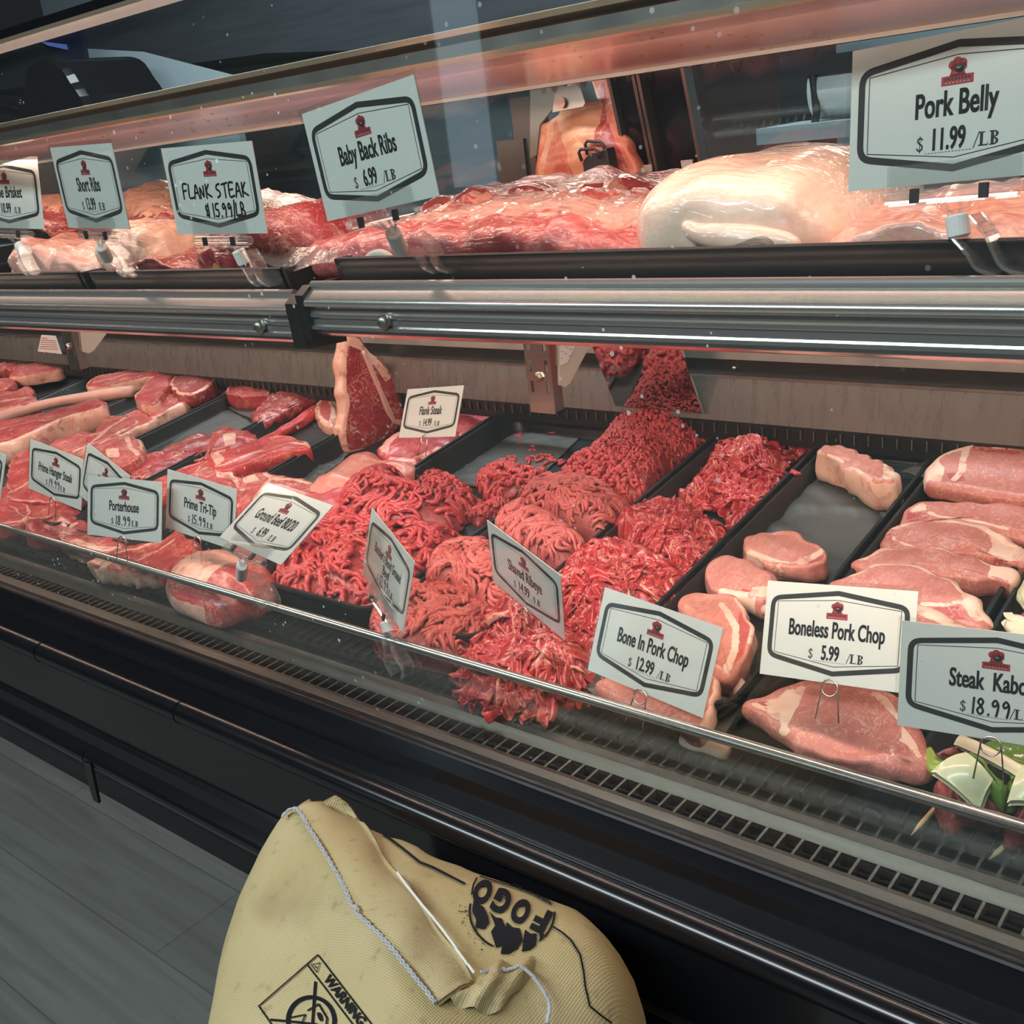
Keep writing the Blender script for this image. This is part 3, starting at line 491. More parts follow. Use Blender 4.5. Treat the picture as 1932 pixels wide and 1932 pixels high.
# ------------------------------------------------ cuts of meat
def frame(px, wt, su=0.0, sv=0.0, plane=None):
    """plane of a cut's upper face: sits wt above the tray rims, su / sv = slope along / up the deck"""
    if plane is None:
        c = np.mean([deck_hit(x, y, wt) for x, y in px], axis=0)
        n = NW - su * np.array([1.0, 0, 0]) - sv * DW; n /= np.linalg.norm(n)
    else: c, n = plane
    e1 = np.array([1.0, 0, 0]) - n * n[0]
    if np.linalg.norm(e1) < .3: e1 = np.cross([0, 0, 1.0], n)
    e1 /= np.linalg.norm(e1); e2 = np.cross(n, e1); return c, e1, e2, n
def cut(name, px, wt, th, mat, label, cat='meat cut', group=None, su=0, sv=0, fats=(), darks=(), side=None, N=110, rnd=.005, dome=.002, wob=.0019, plane=None, seed=0, parent=None, lump=0.0, tags=True, taper=.0):
    c, e1, e2, n = frame(px, wt, su, sv, plane)
    to2 = lambda pts: arr([((plane_hit(x, y, c, n) - c) @ e1, (plane_hit(x, y, c, n) - c) @ e2) for x, y in pts])
    C2 = to2(px)
    if ((C2[:, 0] * np.roll(C2[:, 1], -1) - np.roll(C2[:, 0], -1) * C2[:, 1]).sum()) < 0: flip = True
    else: flip = False
    O, ctrl = catmull(C2, N)
    if flip: O = O[::-1]; ctrl = ctrl[::-1]
    T = np.roll(O, -1, 0) - np.roll(O, 1, 0); T /= np.linalg.norm(T, axis=1)[:, None] + 1e-12
    for _ in range(3): T = (np.roll(T, 1, 0) + 2 * T + np.roll(T, -1, 0)) / 4
    T /= np.linalg.norm(T, axis=1)[:, None] + 1e-12; NO = np.column_stack([T[:, 1], -T[:, 0]])
    nz = Sines(seed * 13 + 5, 120); nz2 = Sines(seed * 7 + 2, 45)
    O = O + NO * (nz(O) * wob)[:, None]; ce = O.mean(0)
    V = []; Q = []; S = []
    th_ = th; r = min(rnd, th * .45)
    prof_ = [(r * .9, -th_), (r * .25, -th_ + r * .6), (-r * .15, -th_ * .7), (-r * .22, -th_ * .45), (-r * .05, -r), (r * .25, -r * .35), (r * .9, 0)]
    for k, (ins, h) in enumerate(prof_):
        q = O - NO * ins; tp = 1 - taper * (-h / th_)
        q = ce + (q - ce) * tp
        bulge = nz2(np.column_stack([O[:, 0] + k * .01, O[:, 1] - k * .013])) * wob * (1 if 0 < k < 5 else .3)
        q = q + NO * bulge[:, None]
        V.append(np.column_stack([q, np.full(N, h)])); Q.append(O); S.append(np.full(N, 1.0 if k < 5 else .0))
    q0 = O - NO * r * .9
    ts = (.93, .86, .79, .72, .64, .56, .48, .40, .32, .24, .16, .08)
    for t in ts:
        q = ce + (q0 - ce) * t; h = dome * (1 - t ** 2) + nz2(q) * wob * .8 + nz(q) * .0004 + lump * np.maximum(0, nz2(q * 1.7 + 3))
        V.append(np.column_stack([q, h])); Q.append(q); S.append(np.zeros(N))
    V.append(np.array([[ce[0], ce[1], dome]])); Q.append(ce[None]); S.append(np.zeros(1))
    V = np.vstack(V); Q = np.vstack(Q); S = np.concatenate(S); nr = len(prof_) + len(ts)
    F = [(i * N + j, i * N + (j + 1) % N, (i + 1) * N + (j + 1) % N, (i + 1) * N + j) for i in range(nr - 1) for j in range(N)]
    F += [((nr - 1) * N + j, (nr - 1) * N + (j + 1) % N, nr * N) for j in range(N)]; F.append(tuple(range(N))[::-1])
    fat = np.full(len(V), -8.0); dk = np.full(len(V), -8.0)
    for arrs, dst in ((fats, fat), (darks, dk)):
        for f in arrs:
            if f[0] == 'rim':
                _, i0, i1, wd = f; k = len(px); a = np.arange(i0, i1 + 1e-6, .1)
                P, cc = catmull(C2, 400); sel = arr([P[np.argmin(np.abs((cc - x % k + k / 2) % k - k / 2))] for x in a]); d = wd * 1000 - poly_dist(Q, sel) * 1000
            elif f[0] == 'line': d = f[2] * 1000 - poly_dist(Q, to2(f[1])) * 1000
            else:
                P = to2(f[1]); d = poly_dist(Q, P, True) * 1000; d = np.where(inside(Q, P), d, -d)
            np.maximum(dst, d, out=dst)
    if side == 'fat': fat = np.where(S > .5, 4.0, fat)
    elif side == 'lean': fat = np.where(S > .5, np.minimum(fat, -1.2), fat)
    elif isinstance(side, tuple):              # side shows fat only between two outline points
        i0, i1 = side; k = len(px); cc = np.tile(ctrl, len(prof_)); ss = ((cc - i0) % k) <= (i1 - i0)
        nn = len(cc); fat[:nn] = np.where(S[:nn] > .5, np.where(ss, 4.0, -2.5), fat[:nn])
    W = c + V[:, :1] * e1 + V[:, 1:2] * e2 + V[:, 2:] * n
    o = mk(name, W, F, M[mat] if isinstance(mat, str) else mat, parent, attrs={'fat': fat, 'dk': dk})
    if tags: tag(o, label, cat, group)
    o['_n'] = 0; del o['_n']
    return o
def bone_tube(parent, P, r, mat='bone', name='bone', k=12, face=True):
    mb = MB(); Pc, _ = catmull(arr(P), 14, False); g = np.linspace(0, 1, 14); rr = r * (1 + .12 * np.sin(g * 9)) ; rr[-1] *= .86; mb.tube(Pc, rr, k)
    return mb.build(name, M[mat], parent, smooth=True)

# ---- trays: black plastic, rounded corners, a thin rolled rim
def tray(u0, u1, v0, v1, depth, label, group='black meat trays on the deck'):
    g = .0035; u0 += g; u1 -= g; n = 8; rad = .028
    def loop(ins, w):
        L = []; r = max(.004, rad - ins * .5)
        for cu, cv, a0 in ((u1 - ins - r, v1 - ins - r, 0), (u0 + ins + r, v1 - ins - r, 90), (u0 + ins + r, v0 + ins + r, 180), (u1 - ins - r, v0 + ins + r, 270)):
            for k in range(n): a = math.radians(a0 + 90 * k / (n - 1)); L.append(deck(cu + r * math.cos(a), cv + r * math.sin(a), w))
        return L
    rings = [loop(.004, -.012), loop(0, -.004), loop(.001, 0), loop(.005, .0005), loop(.0075, -.003), loop(.012, -depth + .006), loop(.017, -depth), loop(.015, -depth - .002), loop(.0095, -depth + .004), loop(.0045, -.012)]
    k = 4 * n; V = sum(rings, []); F = []
    for i in range(len(rings)):
        if i == 6: continue
        a, b = i * k, ((i + 1) % len(rings)) * k
        F += [(a + j, a + (j + 1) % k, b + (j + 1) % k, b + j) for j in range(k)]
    F.append(tuple(range(6 * k, 7 * k))); F.append(tuple(range(7 * k, 8 * k))[::-1])
    o = mk('meat_tray', V, F, M['black']); e = o.modifiers.new('split', 'EDGE_SPLIT'); e.split_angle = math.radians(40)
    return tag(o, label, 'tray', group)
TR = [(-3.02, -2.70, .03, 'far left'), (-2.70, -2.38, .03, ''), (-2.38, -2.06, .03, ''), (-2.06, -1.81, .03, ''), (-1.81, -1.557, .03, ''), (-1.557, -1.268, .042, ''), (-1.268, -.993, .045, ''),
      (-.993, -.81, .038, ''), (-.81, -.638, .03, ''), (-.638, -.469, .03, ''), (-.469, -.292, .03, ''), (-.292, -.10, .03, ''), (-.10, .10, .03, '')]
TL = ['black tray at the far left with thick bone-in ribeyes', 'black tray of rib steaks left of the long-bone tomahawk', 'black tray under the long-bone tomahawk and porterhouse steaks', 'black tray of hanger steaks right of the porterhouse row', 'black tray of tri-tip and strip steaks left of the upright T-bone',
      'black tray of flank steaks with the upright T-bone', 'wide black tray of loose 80/20 ground beef', 'black tray of long ground beef patties', 'black tray of shaved ribeye', 'black tray of bone-in pork chops lined with dark paper', 'black tray of overlapping boneless pork chops', 'black tray of steak kabobs at the right edge', 'empty end of the black tray beside the kabob tray']
for (u0, u1, d, _), lb in zip(TR, TL): tray(u0, u1, .742, 1.392, d, lb)
# ---- dark liner papers, slightly crumpled
def liner(px, wt, label, seed, amp=.003, fold=None):
    c, e1, e2, n = frame(px, wt); C2 = arr([((plane_hit(x, y, c, n) - c) @ e1, (plane_hit(x, y, c, n) - c) @ e2) for x, y in px])
    k = 44; a, b, d, e = C2; s = np.linspace(0, 1, k); V = []; z1 = Sines(seed, 45); z2 = Sines(seed + 9, 130)
    for t in s:
        for q in s: V.append((a * (1 - q) + b * q) * (1 - t) + (e * (1 - q) + d * q) * t)
    V = arr(V); h = np.maximum(.0004, (1.2 - np.abs(z1(V))) * amp * .8 + (1 - np.abs(z2(V))) * amp * .3)
    if fold is not None: h = h + fold(np.tile(s, k), np.repeat(s, k))
    W = c + V[:, :1] * e1 + V[:, 1:] * e2 + h[:, None] * n; W2 = W - n * .0006
    F = [(i * k + j, i * k + j + 1, (i + 1) * k + j + 1, (i + 1) * k + j) for i in range(k - 1) for j in range(k - 1)]; m_ = k * k
    F2 = [tuple(m_ + q for q in f[::-1]) for f in F]; rim = [i for i in range(k)] + [i * k + k - 1 for i in range(1, k)] + [(k - 1) * k + i for i in range(k - 2, -1, -1)] + [i * k for i in range(k - 2, 0, -1)]
    F3 = [(rim[i], m_ + rim[i], m_ + rim[(i + 1) % len(rim)], rim[(i + 1) % len(rim)]) for i in range(len(rim))]
    return tag(mk('liner_paper', np.vstack([W, W2]), F + F2 + F3, M['paper']), label, 'paper', 'dark liner papers')
fl = lambda q, t: .022 * np.clip(q - .72, 0, 1) ** 1.2
liner([(1385, 1075), (1510, 880), (1690, 935), (1600, 1100)], -.027, 'dark crumpled liner paper bare in the middle of the bone-in chop tray', 1, .004)
liner([(1258, 1285), (1300, 1120), (1430, 1290), (1345, 1420)], -.028, 'dark liner paper under the front bone-in pork chops', 4, .002)
liner([(1700, 890), (1790, 850), (2010, 930), (1960, 960)], -.004, 'dark liner paper under the uppermost big boneless chop', 2, .002)
liner([(800, 900), (985, 775), (1130, 790), (985, 935)], -.043, 'dark liner paper behind the loose ground beef crumbs', 3, .0015)
liner([(430, 770), (560, 690), (605, 738), (485, 800)], -.024, 'black liner paper under the dark hanger steak strip', 5, .002, lambda q, t: .012 * t ** 3)
liner([(505, 905), (590, 840), (660, 860), (590, 920)], -.038, 'crinkled grey liner paper in front of the upright T-bone', 6, .006)
liner([(290, 860), (420, 765), (500, 800), (330, 905)], -.028, 'dark liner paper behind the hanger steaks', 7, .002)
liner([(1385, 860), (1385, 800), (1500, 815), (1520, 850)], -.028, 'dark liner paper behind the shaved ribeye', 8, .002)
liner([(1100, 1300), (1130, 1270), (1190, 1290), (1160, 1330)], -.012, 'dark liner corner sticking up in front of the bone-in chops', 9, .003)

G = 'overlapping boneless pork chops'; K = 'pork chop'
def R_(i0, i1, w_): return ('rim', i0, i1, w_)
cut('boneless_pork_chop', [(1816, 774), (1830, 768), (1871, 758), (1932, 757), (1985, 772), (1965, 797), (1868, 797), (1817, 796)], .016, .022, 'pork', 'boneless pork chop topmost at the back of its tray', K, G, sv=.12, fats=[R_(0, 4, .006), ('line', [(1850, 768), (1840, 785), (1850, 797)], .004), ('blob', [(1812, 770), (1852, 768), (1842, 782), (1815, 782)])], darks=[('blob', [(1815, 783), (1842, 783), (1846, 796), (1817, 798)])], seed=1)
cut('boneless_pork_chop', [(1769, 840), (1770, 818), (1790, 801), (1829, 794), (1932, 799), (1985, 820), (1965, 852), (1914, 850), (1868, 842), (1815, 837)], .012, .026, 'pork', 'boneless pork chop second from the back with a dark red cap muscle', K, G, sv=.13, fats=[R_(1, 5, .006), ('line', [(1838, 800), (1832, 816), (1870, 836)], .004), ('blob', [(1768, 815), (1790, 800), (1800, 812), (1782, 838), (1768, 842)])], darks=[('blob', [(1794, 814), (1828, 812), (1838, 826), (1800, 832)])], seed=2)
cut('boneless_pork_chop', [(1746, 900), (1756, 875), (1783, 853), (1820, 836), (1857, 834), (1896, 840), (1942, 845), (2000, 880), (1985, 935), (1935, 942), (1885, 936), (1830, 925), (1785, 918), (1753, 911)], .020, .026, 'pork', 'large boneless pork chop lying on a sheet of dark paper', K, G, sv=.12, fats=[R_(0, 6, .0075), ('line', [(1822, 846), (1817, 868), (1815, 890), (1800, 905)], .0045), ('blob', [(1745, 885), (1765, 870), (1782, 885), (1775, 912), (1748, 908)])], darks=[('blob', [(1785, 892), (1815, 893), (1822, 908), (1795, 910)]), ('blob', [(1845, 843), (1930, 852), (1920, 860), (1850, 850)])], seed=3, rnd=.006)
cut('boneless_pork_chop', [(1698, 992), (1706, 960), (1737, 946), (1800, 944), (1932, 955), (1985, 985), (1960, 1018), (1920, 1012), (1860, 996), (1800, 980), (1750, 984)], .006, .026, 'pork', 'boneless pork chop tucked in the shade of the paper sheet', K, G, sv=.1, fats=[('blob', [(1712, 958), (1742, 948), (1748, 962), (1722, 968)]), ('line', [(1750, 966), (1770, 976), (1850, 984), (1900, 1000)], .0025)], darks=[('blob', [(1706, 965), (1742, 966), (1752, 978), (1704, 988)])], side='lean', seed=4)
cut('boneless_pork_chop', [(1668, 1022), (1672, 1000), (1688, 990), (1720, 981), (1772, 978), (1822, 984), (1864, 995), (1903, 1013), (1945, 1036), (1948, 1064), (1922, 1075), (1898, 1066), (1866, 1050), (1830, 1043), (1760, 1036), (1700, 1036), (1676, 1034)], .006, .026, 'pork', 'boneless pork chop with a broad pale fat cap, right end hidden by onion', K, G, sv=.14, fats=[R_(2, 7, .0085), ('blob', [(1860, 995), (1905, 1013), (1950, 1040), (1945, 1065), (1900, 1058), (1862, 1046), (1872, 1030), (1868, 1010)]), ('line', [(1672, 1002), (1690, 1018), (1720, 1030)], .0022)], darks=[('blob', [(1866, 1042), (1898, 1040), (1905, 1052), (1880, 1062)]), ('blob', [(1670, 1004), (1680, 1006), (1690, 1030), (1672, 1030)])], seed=5)
cut('boneless_pork_chop', [(1608, 1062), (1624, 1050), (1668, 1033), (1720, 1028), (1780, 1032), (1832, 1044), (1878, 1060), (1917, 1079), (1910, 1094), (1870, 1092), (1815, 1088), (1750, 1078), (1690, 1074), (1640, 1074)], .010, .030, 'pork', 'boneless pork chop with a thick striped side facing the kabobs', K, G, sv=.16, fats=[R_(1, 8, .007), ('blob', [(1872, 1062), (1918, 1079), (1912, 1096), (1862, 1090)])], darks=[], side=(6.6, 8.3), seed=6)
cut('boneless_pork_chop', [(1560, 1104), (1603, 1078), (1640, 1064), (1685, 1058), (1735, 1066), (1790, 1086), (1826, 1113), (1846, 1137), (1860, 1166), (1846, 1180), (1800, 1176), (1740, 1164), (1660, 1160), (1590, 1150)], .012, .028, 'pork', 'boneless pork chop showing above the boneless pork chop sign', K, G, sv=.16, fats=[R_(1, 8, .0065), ('blob', [(1808, 1108), (1846, 1136), (1862, 1168), (1842, 1180), (1820, 1150)]), ('line', [(1740, 1142), (1790, 1145), (1810, 1138)], .003)], darks=[('blob', [(1758, 1148), (1815, 1146), (1822, 1172), (1790, 1174)])], seed=7)
cut('boneless_pork_chop', [(1470, 1200), (1500, 1160), (1600, 1128), (1700, 1132), (1750, 1146), (1790, 1164), (1826, 1186), (1820, 1215), (1740, 1250), (1500, 1250)], .010, .028, 'pork', 'boneless pork chop almost hidden behind two signs, pale fat edge showing', K, G, sv=.16, fats=[R_(2, 6.5, .016)], seed=8)
cut('boneless_pork_chop', [(1407, 1332), (1412, 1318), (1450, 1302), (1500, 1287), (1560, 1280), (1620, 1284), (1680, 1306), (1712, 1350), (1738, 1392), (1757, 1432), (1745, 1445), (1718, 1450), (1690, 1440), (1650, 1441), (1592, 1444), (1550, 1434), (1508, 1420), (1478, 1392), (1440, 1362)], .008, .026, 'pork', 'large boneless pork chop nearest the glass with a wire sign pin stuck in it', K, G, sv=.22, fats=[('line', [(1512, 1292), (1496, 1330), (1482, 1360), (1472, 1385)], .0048), ('blob', [(1480, 1292), (1505, 1290), (1495, 1330), (1478, 1362), (1440, 1350), (1462, 1322)]), ('line', [(1415, 1325), (1440, 1335), (1460, 1312)], .003), ('blob', [(1700, 1360), (1720, 1372), (1758, 1432), (1742, 1445), (1705, 1400)]), ('line', [(1682, 1430), (1690, 1402), (1720, 1390)], .002), ('line', [(1655, 1310), (1690, 1345), (1712, 1365)], .0045)], darks=[('blob', [(1428, 1322), (1452, 1312), (1452, 1330), (1436, 1342)]), ('blob', [(1455, 1346), (1478, 1336), (1474, 1356), (1462, 1360)])], N=150, rnd=.007, seed=9, side='lean')
# bone-in pork chops
G = 'bone-in pork chops'
bi = cut('bone_in_pork_chop', [(1543, 848), (1556, 838), (1590, 838), (1610, 846), (1640, 858), (1672, 873), (1696, 890), (1690, 903), (1672, 906), (1645, 904), (1622, 892), (1585, 868), (1550, 858)], .026, .046, 'pork_pale', 'bone-in pork chop alone at the back of its tray with a thick fat side', K, G, fats=[R_(9, 12.9, .0025), ('blob', [(1668, 878), (1700, 888), (1692, 906), (1665, 905)])], side='fat', seed=11, wob=.0022)
bone_tube(bi, [deck_hit(1672, 890, .012), deck_hit(1682, 908, .002), deck_hit(1688, 930, -.006), deck_hit(1694, 948, -.012)], .0085, 'bone_face')
bi = cut('bone_in_pork_chop', [(1401, 1022), (1410, 1008), (1440, 1001), (1484, 997), (1520, 1011), (1550, 1026), (1563, 1040), (1556, 1062), (1520, 1066), (1480, 1066), (1440, 1058), (1410, 1044)], .006, .030, 'pork_pale', 'bone-in pork chop third from the front, dark rib end turned right', K, G, sv=.1, fats=[('line', [(1412, 1042), (1450, 1056), (1490, 1062), (1530, 1052), (1558, 1036)], .005)], darks=[('blob', [(1495, 1060), (1525, 1050), (1556, 1036), (1560, 1058), (1520, 1068)])], seed=12, wob=.002)
bone_tube(bi, [deck_hit(1505, 1062, .0), deck_hit(1530, 1072, -.006), deck_hit(1552, 1078, -.016)], .008, 'bone')
bi = cut('bone_in_pork_chop', [(1327, 1098), (1332, 1072), (1350, 1054), (1390, 1048), (1428, 1060), (1460, 1084), (1476, 1108), (1466, 1126), (1432, 1130), (1400, 1124), (1356, 1116)], .006, .032, 'pork_pale', 'bone-in pork chop second from the front half behind the boneless sign', K, G, sv=.1, fats=[('line', [(1360, 1116), (1410, 1126), (1450, 1122), (1474, 1104)], .005), ('blob', [(1420, 1112), (1455, 1108), (1470, 1120), (1440, 1132), (1415, 1126)])], darks=[('blob', [(1400, 1112), (1425, 1118), (1425, 1130), (1398, 1126)])], seed=13, wob=.002)
bone_tube(bi, [deck_hit(1418, 1120, 0), deck_hit(1440, 1140, -.008), deck_hit(1452, 1156, -.016)], .008, 'bone')
bi = cut('bone_in_pork_chop', [(1281, 1140), (1290, 1120), (1330, 1112), (1372, 1116), (1404, 1140), (1421, 1172), (1422, 1210), (1402, 1250), (1382, 1282), (1350, 1272), (1320, 1240), (1296, 1190)], .006, .030, 'pork_pale', 'bone-in pork chop with its bone pointing down beside the bone-in sign', K, G, sv=.08, fats=[R_(3.5, 6, .0035), ('line', [(1360, 1140), (1388, 1180), (1386, 1230), (1372, 1268)], .004)], darks=[('blob', [(1396, 1150), (1415, 1180), (1404, 1240), (1386, 1260), (1388, 1200)])], seed=14, wob=.002)
bone_tube(bi, [deck_hit(1366, 1258, -.004), deck_hit(1380, 1278, -.012), deck_hit(1394, 1296, -.02), deck_hit(1402, 1312, -.024)], .0095, 'bone_face')
bi = cut('bone_in_pork_chop', [(1122, 1292), (1140, 1276), (1200, 1266), (1290, 1262), (1340, 1272), (1356, 1300), (1346, 1336), (1322, 1374), (1270, 1356), (1200, 1330), (1150, 1312)], .004, .028, 'pork', 'bone-in pork chop nearest the glass, mostly hidden by the bone-in sign', K, G, sv=.12, fats=[R_(4, 7, .004)], seed=15)
bone_tube(bi, [deck_hit(1290, 1392, -.024), deck_hit(1320, 1404, -.024), deck_hit(1350, 1412, -.024), deck_hit(1374, 1418, -.024)], .0085, 'bone_face')

# ---- flank tray with the T-bone stood upright
A = deck_hit(658, 858, -.040); B = deck_hit(752, 812, -.040); d_ = B - A; d_[2] = 0; d_ /= np.linalg.norm(d_); nn = np.cross(d_, [0, 0, 1.0]); nn /= np.linalg.norm(nn)
if nn @ (EYE - A) < 0: nn = -nn
nn = nn + np.array([0, 0, .10]); nn /= np.linalg.norm(nn)
tb = cut('t_bone_steak', [(658, 629), (646, 668), (646, 737), (651, 759), (644, 816), (648, 840), (660, 855), (697, 849), (722, 832), (752, 812), (768, 790), (772, 762), (770, 737), (742, 714), (719, 680), (690, 653), (676, 634)], 0, .034, 'beef_dark', 'thick T-bone steak standing on edge beside the flank steak sign', 'steak', plane=(A, nn), N=150, rnd=.004, wob=.0015, seed=20, dome=.003,
  fats=[R_(0, 5.2, .0095), ('rim', 5.2, 8, .0035), ('blob', [(676, 634), (690, 653), (720, 682), (740, 710), (728, 722), (716, 705), (700, 680), (684, 662), (664, 655), (652, 650), (658, 629)]), ('line', [(688, 660), (702, 700), (722, 750), (742, 795), (765, 800)], .0052), ('line', [(742, 795), (722, 832)], .003)], darks=[], side='fat')
mb = MB(); Pb = [plane_hit(x, y, A + nn * .003, nn) for x, y in ((684, 662), (700, 700), (716, 738), (732, 778), (748, 797), (768, 800))]; mb.tube(catmull(arr(Pb), 20, False)[0], .0042, 8); mb.build('bone', M['bone'], tb, smooth=True)
G = 'flank steaks lying in the tray'; K = 'steak'
cut('flank_steak', [(852, 815), (862, 752), (888, 723), (915, 714), (952, 713), (972, 732), (974, 752), (947, 770), (902, 802), (870, 822)], -.012, .026, 'flank', 'flank steak with a pale fat end lying behind the flank steak sign', K, G, fats=[('blob', [(870, 742), (890, 722), (916, 713), (954, 711), (975, 732), (975, 753), (958, 750), (940, 726), (905, 735), (878, 752)])], seed=21, dome=.008, side='lean')
cut('flank_steak', [(713, 848), (722, 836), (751, 814), (800, 806), (862, 812), (856, 832), (833, 846), (799, 866), (776, 876), (735, 868)], -.010, .026, 'flank', 'flank steak under the flank steak sign with the wire pin in it', K, G, fats=[('blob', [(713, 848), (730, 830), (752, 812), (756, 826), (738, 842), (730, 862)]), ('line', [(735, 866), (776, 872), (800, 862), (830, 846)], .006)], seed=22, dome=.006)
cut('flank_steak', [(585, 916), (628, 882), (662, 857), (701, 852), (722, 866), (776, 874), (768, 890), (742, 907), (700, 917), (640, 928), (598, 930)], .006, .036, 'membrane', 'flank steak covered in pale pink membrane in front of the upright T-bone', K, G, seed=23, dome=.012, wob=.0016, lump=.002)
cut('flank_steak', [(560, 935), (600, 918), (672, 908), (716, 907), (700, 930), (668, 950), (650, 975), (610, 992), (572, 996), (540, 965)], -.002, .03, 'flank', 'dark red flank steak beside the ground beef mound', K, G, seed=24, dome=.010)
cut('flank_steak', [(590, 955), (640, 945), (660, 965), (640, 990), (600, 1002)], -.012, .025, 'flank', 'end of a flank steak showing behind the ground beef sign', K, G, seed=25)
# ---- strip, T-bone and tri-tip tray
G = 'beef steaks left of the upright T-bone'
cut('strip_steak', [(394, 858), (420, 847), (455, 840), (495, 826), (534, 820), (569, 828), (586, 841), (560, 846), (541, 849), (479, 868), (418, 888), (402, 878)], .012, .034, 'beef_bright', 'bright red strip steak with a cream fat rim in front of the liner paper', K, G, fats=[R_(0.2, 6, .0045), ('line', [(412, 880), (478, 856), (540, 838), (575, 838)], .0035), ('blob', [(394, 858), (412, 850), (425, 868), (404, 884)])], side='lean', seed=30)
cut('t_bone_steak', [(352, 900), (372, 882), (400, 864), (432, 878), (456, 904), (472, 932), (445, 950), (410, 940), (372, 920)], .004, .03, 'beef_pale', 'pale T-bone steak end between the strip steak and the tri-tip sign', K, G, fats=[('line', [(372, 890), (405, 880), (440, 900), (462, 930)], .005), ('blob', [(405, 885), (432, 888), (440, 905), (412, 905)]), R_(0, 3, .004)], seed=31, wob=.0025, lump=.002)
cut('t_bone_steak', [(448, 908), (470, 895), (500, 890), (545, 898), (590, 908), (578, 930), (545, 950), (505, 972), (470, 985), (445, 960)], .004, .03, 'beef_pale', 'pale T-bone steak tucked behind the ground beef sign', K, G, fats=[('line', [(500, 893), (525, 905), (560, 906), (585, 910)], .005), ('line', [(512, 902), (490, 930), (470, 968)], .005), ('blob', [(455, 900), (480, 894), (490, 905), (462, 915)])], seed=32, wob=.002)
cut('t_bone_steak', [(440, 985), (470, 970), (520, 960), (560, 985), (520, 1030), (470, 1060), (440, 1040)], -.002, .028, 'beef_pale', 'T-bone steak between the tri-tip and ground beef signs', K, G, fats=[('line', [(455, 985), (500, 990), (540, 985)], .004)], seed=33)
cut('hanger_steak', [(246, 893), (256, 880), (272, 866), (312, 846), (362, 828), (398, 822), (420, 830), (410, 845), (384, 864), (348, 873), (319, 884), (280, 898)], -.004, .028, 'beef_dark', 'long ragged hanger steak strip behind the porterhouse sign', K, 'hanger steaks', fats=[('line', [(260, 890), (320, 868), (390, 845)], .0012)], seed=34, dome=.008, wob=.003, lump=.004)
cut('hanger_steak', [(396, 828), (410, 812), (424, 804), (444, 812), (466, 812), (478, 824), (462, 838), (440, 850), (412, 856), (384, 862)], .0, .028, 'beef', 'short knobbly hanger steak piece right of the long ragged strip', K, 'hanger steaks', fats=[('blob', [(424, 832), (448, 824), (446, 842), (426, 848)])], seed=35, dome=.010, wob=.003, lump=.005)
cut('hanger_steak', [(280, 915), (320, 890), (370, 872), (400, 864), (380, 890), (340, 915), (300, 935)], -.008, .025, 'beef_bright', 'hanger steak with a fat stripe just above the porterhouse sign', K, 'hanger steaks', fats=[('line', [(282, 912), (340, 885), (395, 866)], .004)], seed=36, dome=.006)
cut('filet_steak', [(466, 722), (473, 706), (488, 702), (502, 705), (519, 719), (523, 734), (509, 744), (480, 738)], .006, .032, 'beef', 'small round filet steak leaning behind another filet', K, 'pair of small filets', fats=[R_(1, 6, .004)], seed=37, side='fat')
cut('filet_steak', [(427, 738), (436, 726), (462, 720), (490, 724), (506, 734), (508, 744), (480, 747), (445, 746)], .012, .036, 'beef', 'small round filet steak in front of its twin', K, 'pair of small filets', fats=[R_(0, 5, .004)], seed=38, side='lean', wob=.002)
cut('hanger_steak', [(474, 782), (484, 768), (500, 756), (529, 737), (564, 721), (591, 718), (608, 726), (606, 736), (579, 754), (539, 774), (492, 796)], .0, .024, 'beef_dark', 'dark hanger steak strip lying on black liner paper', K, 'hanger steaks', seed=39, dome=.008, wob=.002, lump=.003)
cut('skirt_steak', [(456, 848), (500, 822), (560, 786), (592, 764), (598, 772), (520, 820), (470, 856)], -.010, .02, 'beef_bright', 'narrow red skirt steak strip along the tray edge under the liner', K, seed=40)
cut('t_bone_steak', [(594, 775), (603, 752), (622, 745), (632, 770), (628, 800), (605, 796)], -.006, .03, 'beef_pale', 'fatty tail of a steak poking out left of the upright T-bone', K, fats=[R_(0, 6, .01)], seed=41)
# ---- tomahawk and porterhouse trays
th_ = cut('tomahawk_steak', [(163, 724), (186, 708), (233, 699), (280, 676), (326, 668), (348, 671), (351, 688), (328, 702), (291, 706), (245, 714), (200, 726)], .028, .055, 'beef', 'tomahawk ribeye with a long pale rib bone reaching left', K, fats=[R_(0, 3, .004), ('line', [(175, 724), (240, 706), (290, 700), (345, 692)], .003)], side=(5.5, 11), seed=50)
bone_tube(th_, [deck_hit(250, 738, .012), deck_hit(180, 748, .008), deck_hit(110, 758, .006), deck_hit(40, 776, .002), deck_hit(-30, 800, 0)], [.014] * 14, 'bone', k=14)
G = 'porterhouse and strip steaks left of the hanger tray'
cut('strip_steak', [(252, 750), (262, 735), (275, 722), (293, 708), (319, 701), (330, 708), (322, 722), (310, 738), (292, 760), (270, 762)], .024, .042, 'beef', 'short thick strip steak below the tomahawk ribeye', K, G, fats=[R_(0, 3.6, .004)], side=(7.5, 11), seed=51)
cut('strip_steak', [(320, 724), (335, 705), (373, 686), (401, 671), (420, 671), (430, 684), (426, 698), (408, 716), (373, 738), (340, 742)], .024, .036, 'beef_dark', 'strip steak with curly white marbling right of the tomahawk', K, G, fats=[R_(0, 3.5, .005), R_(7.5, 10, .006)], side='lean', seed=52)
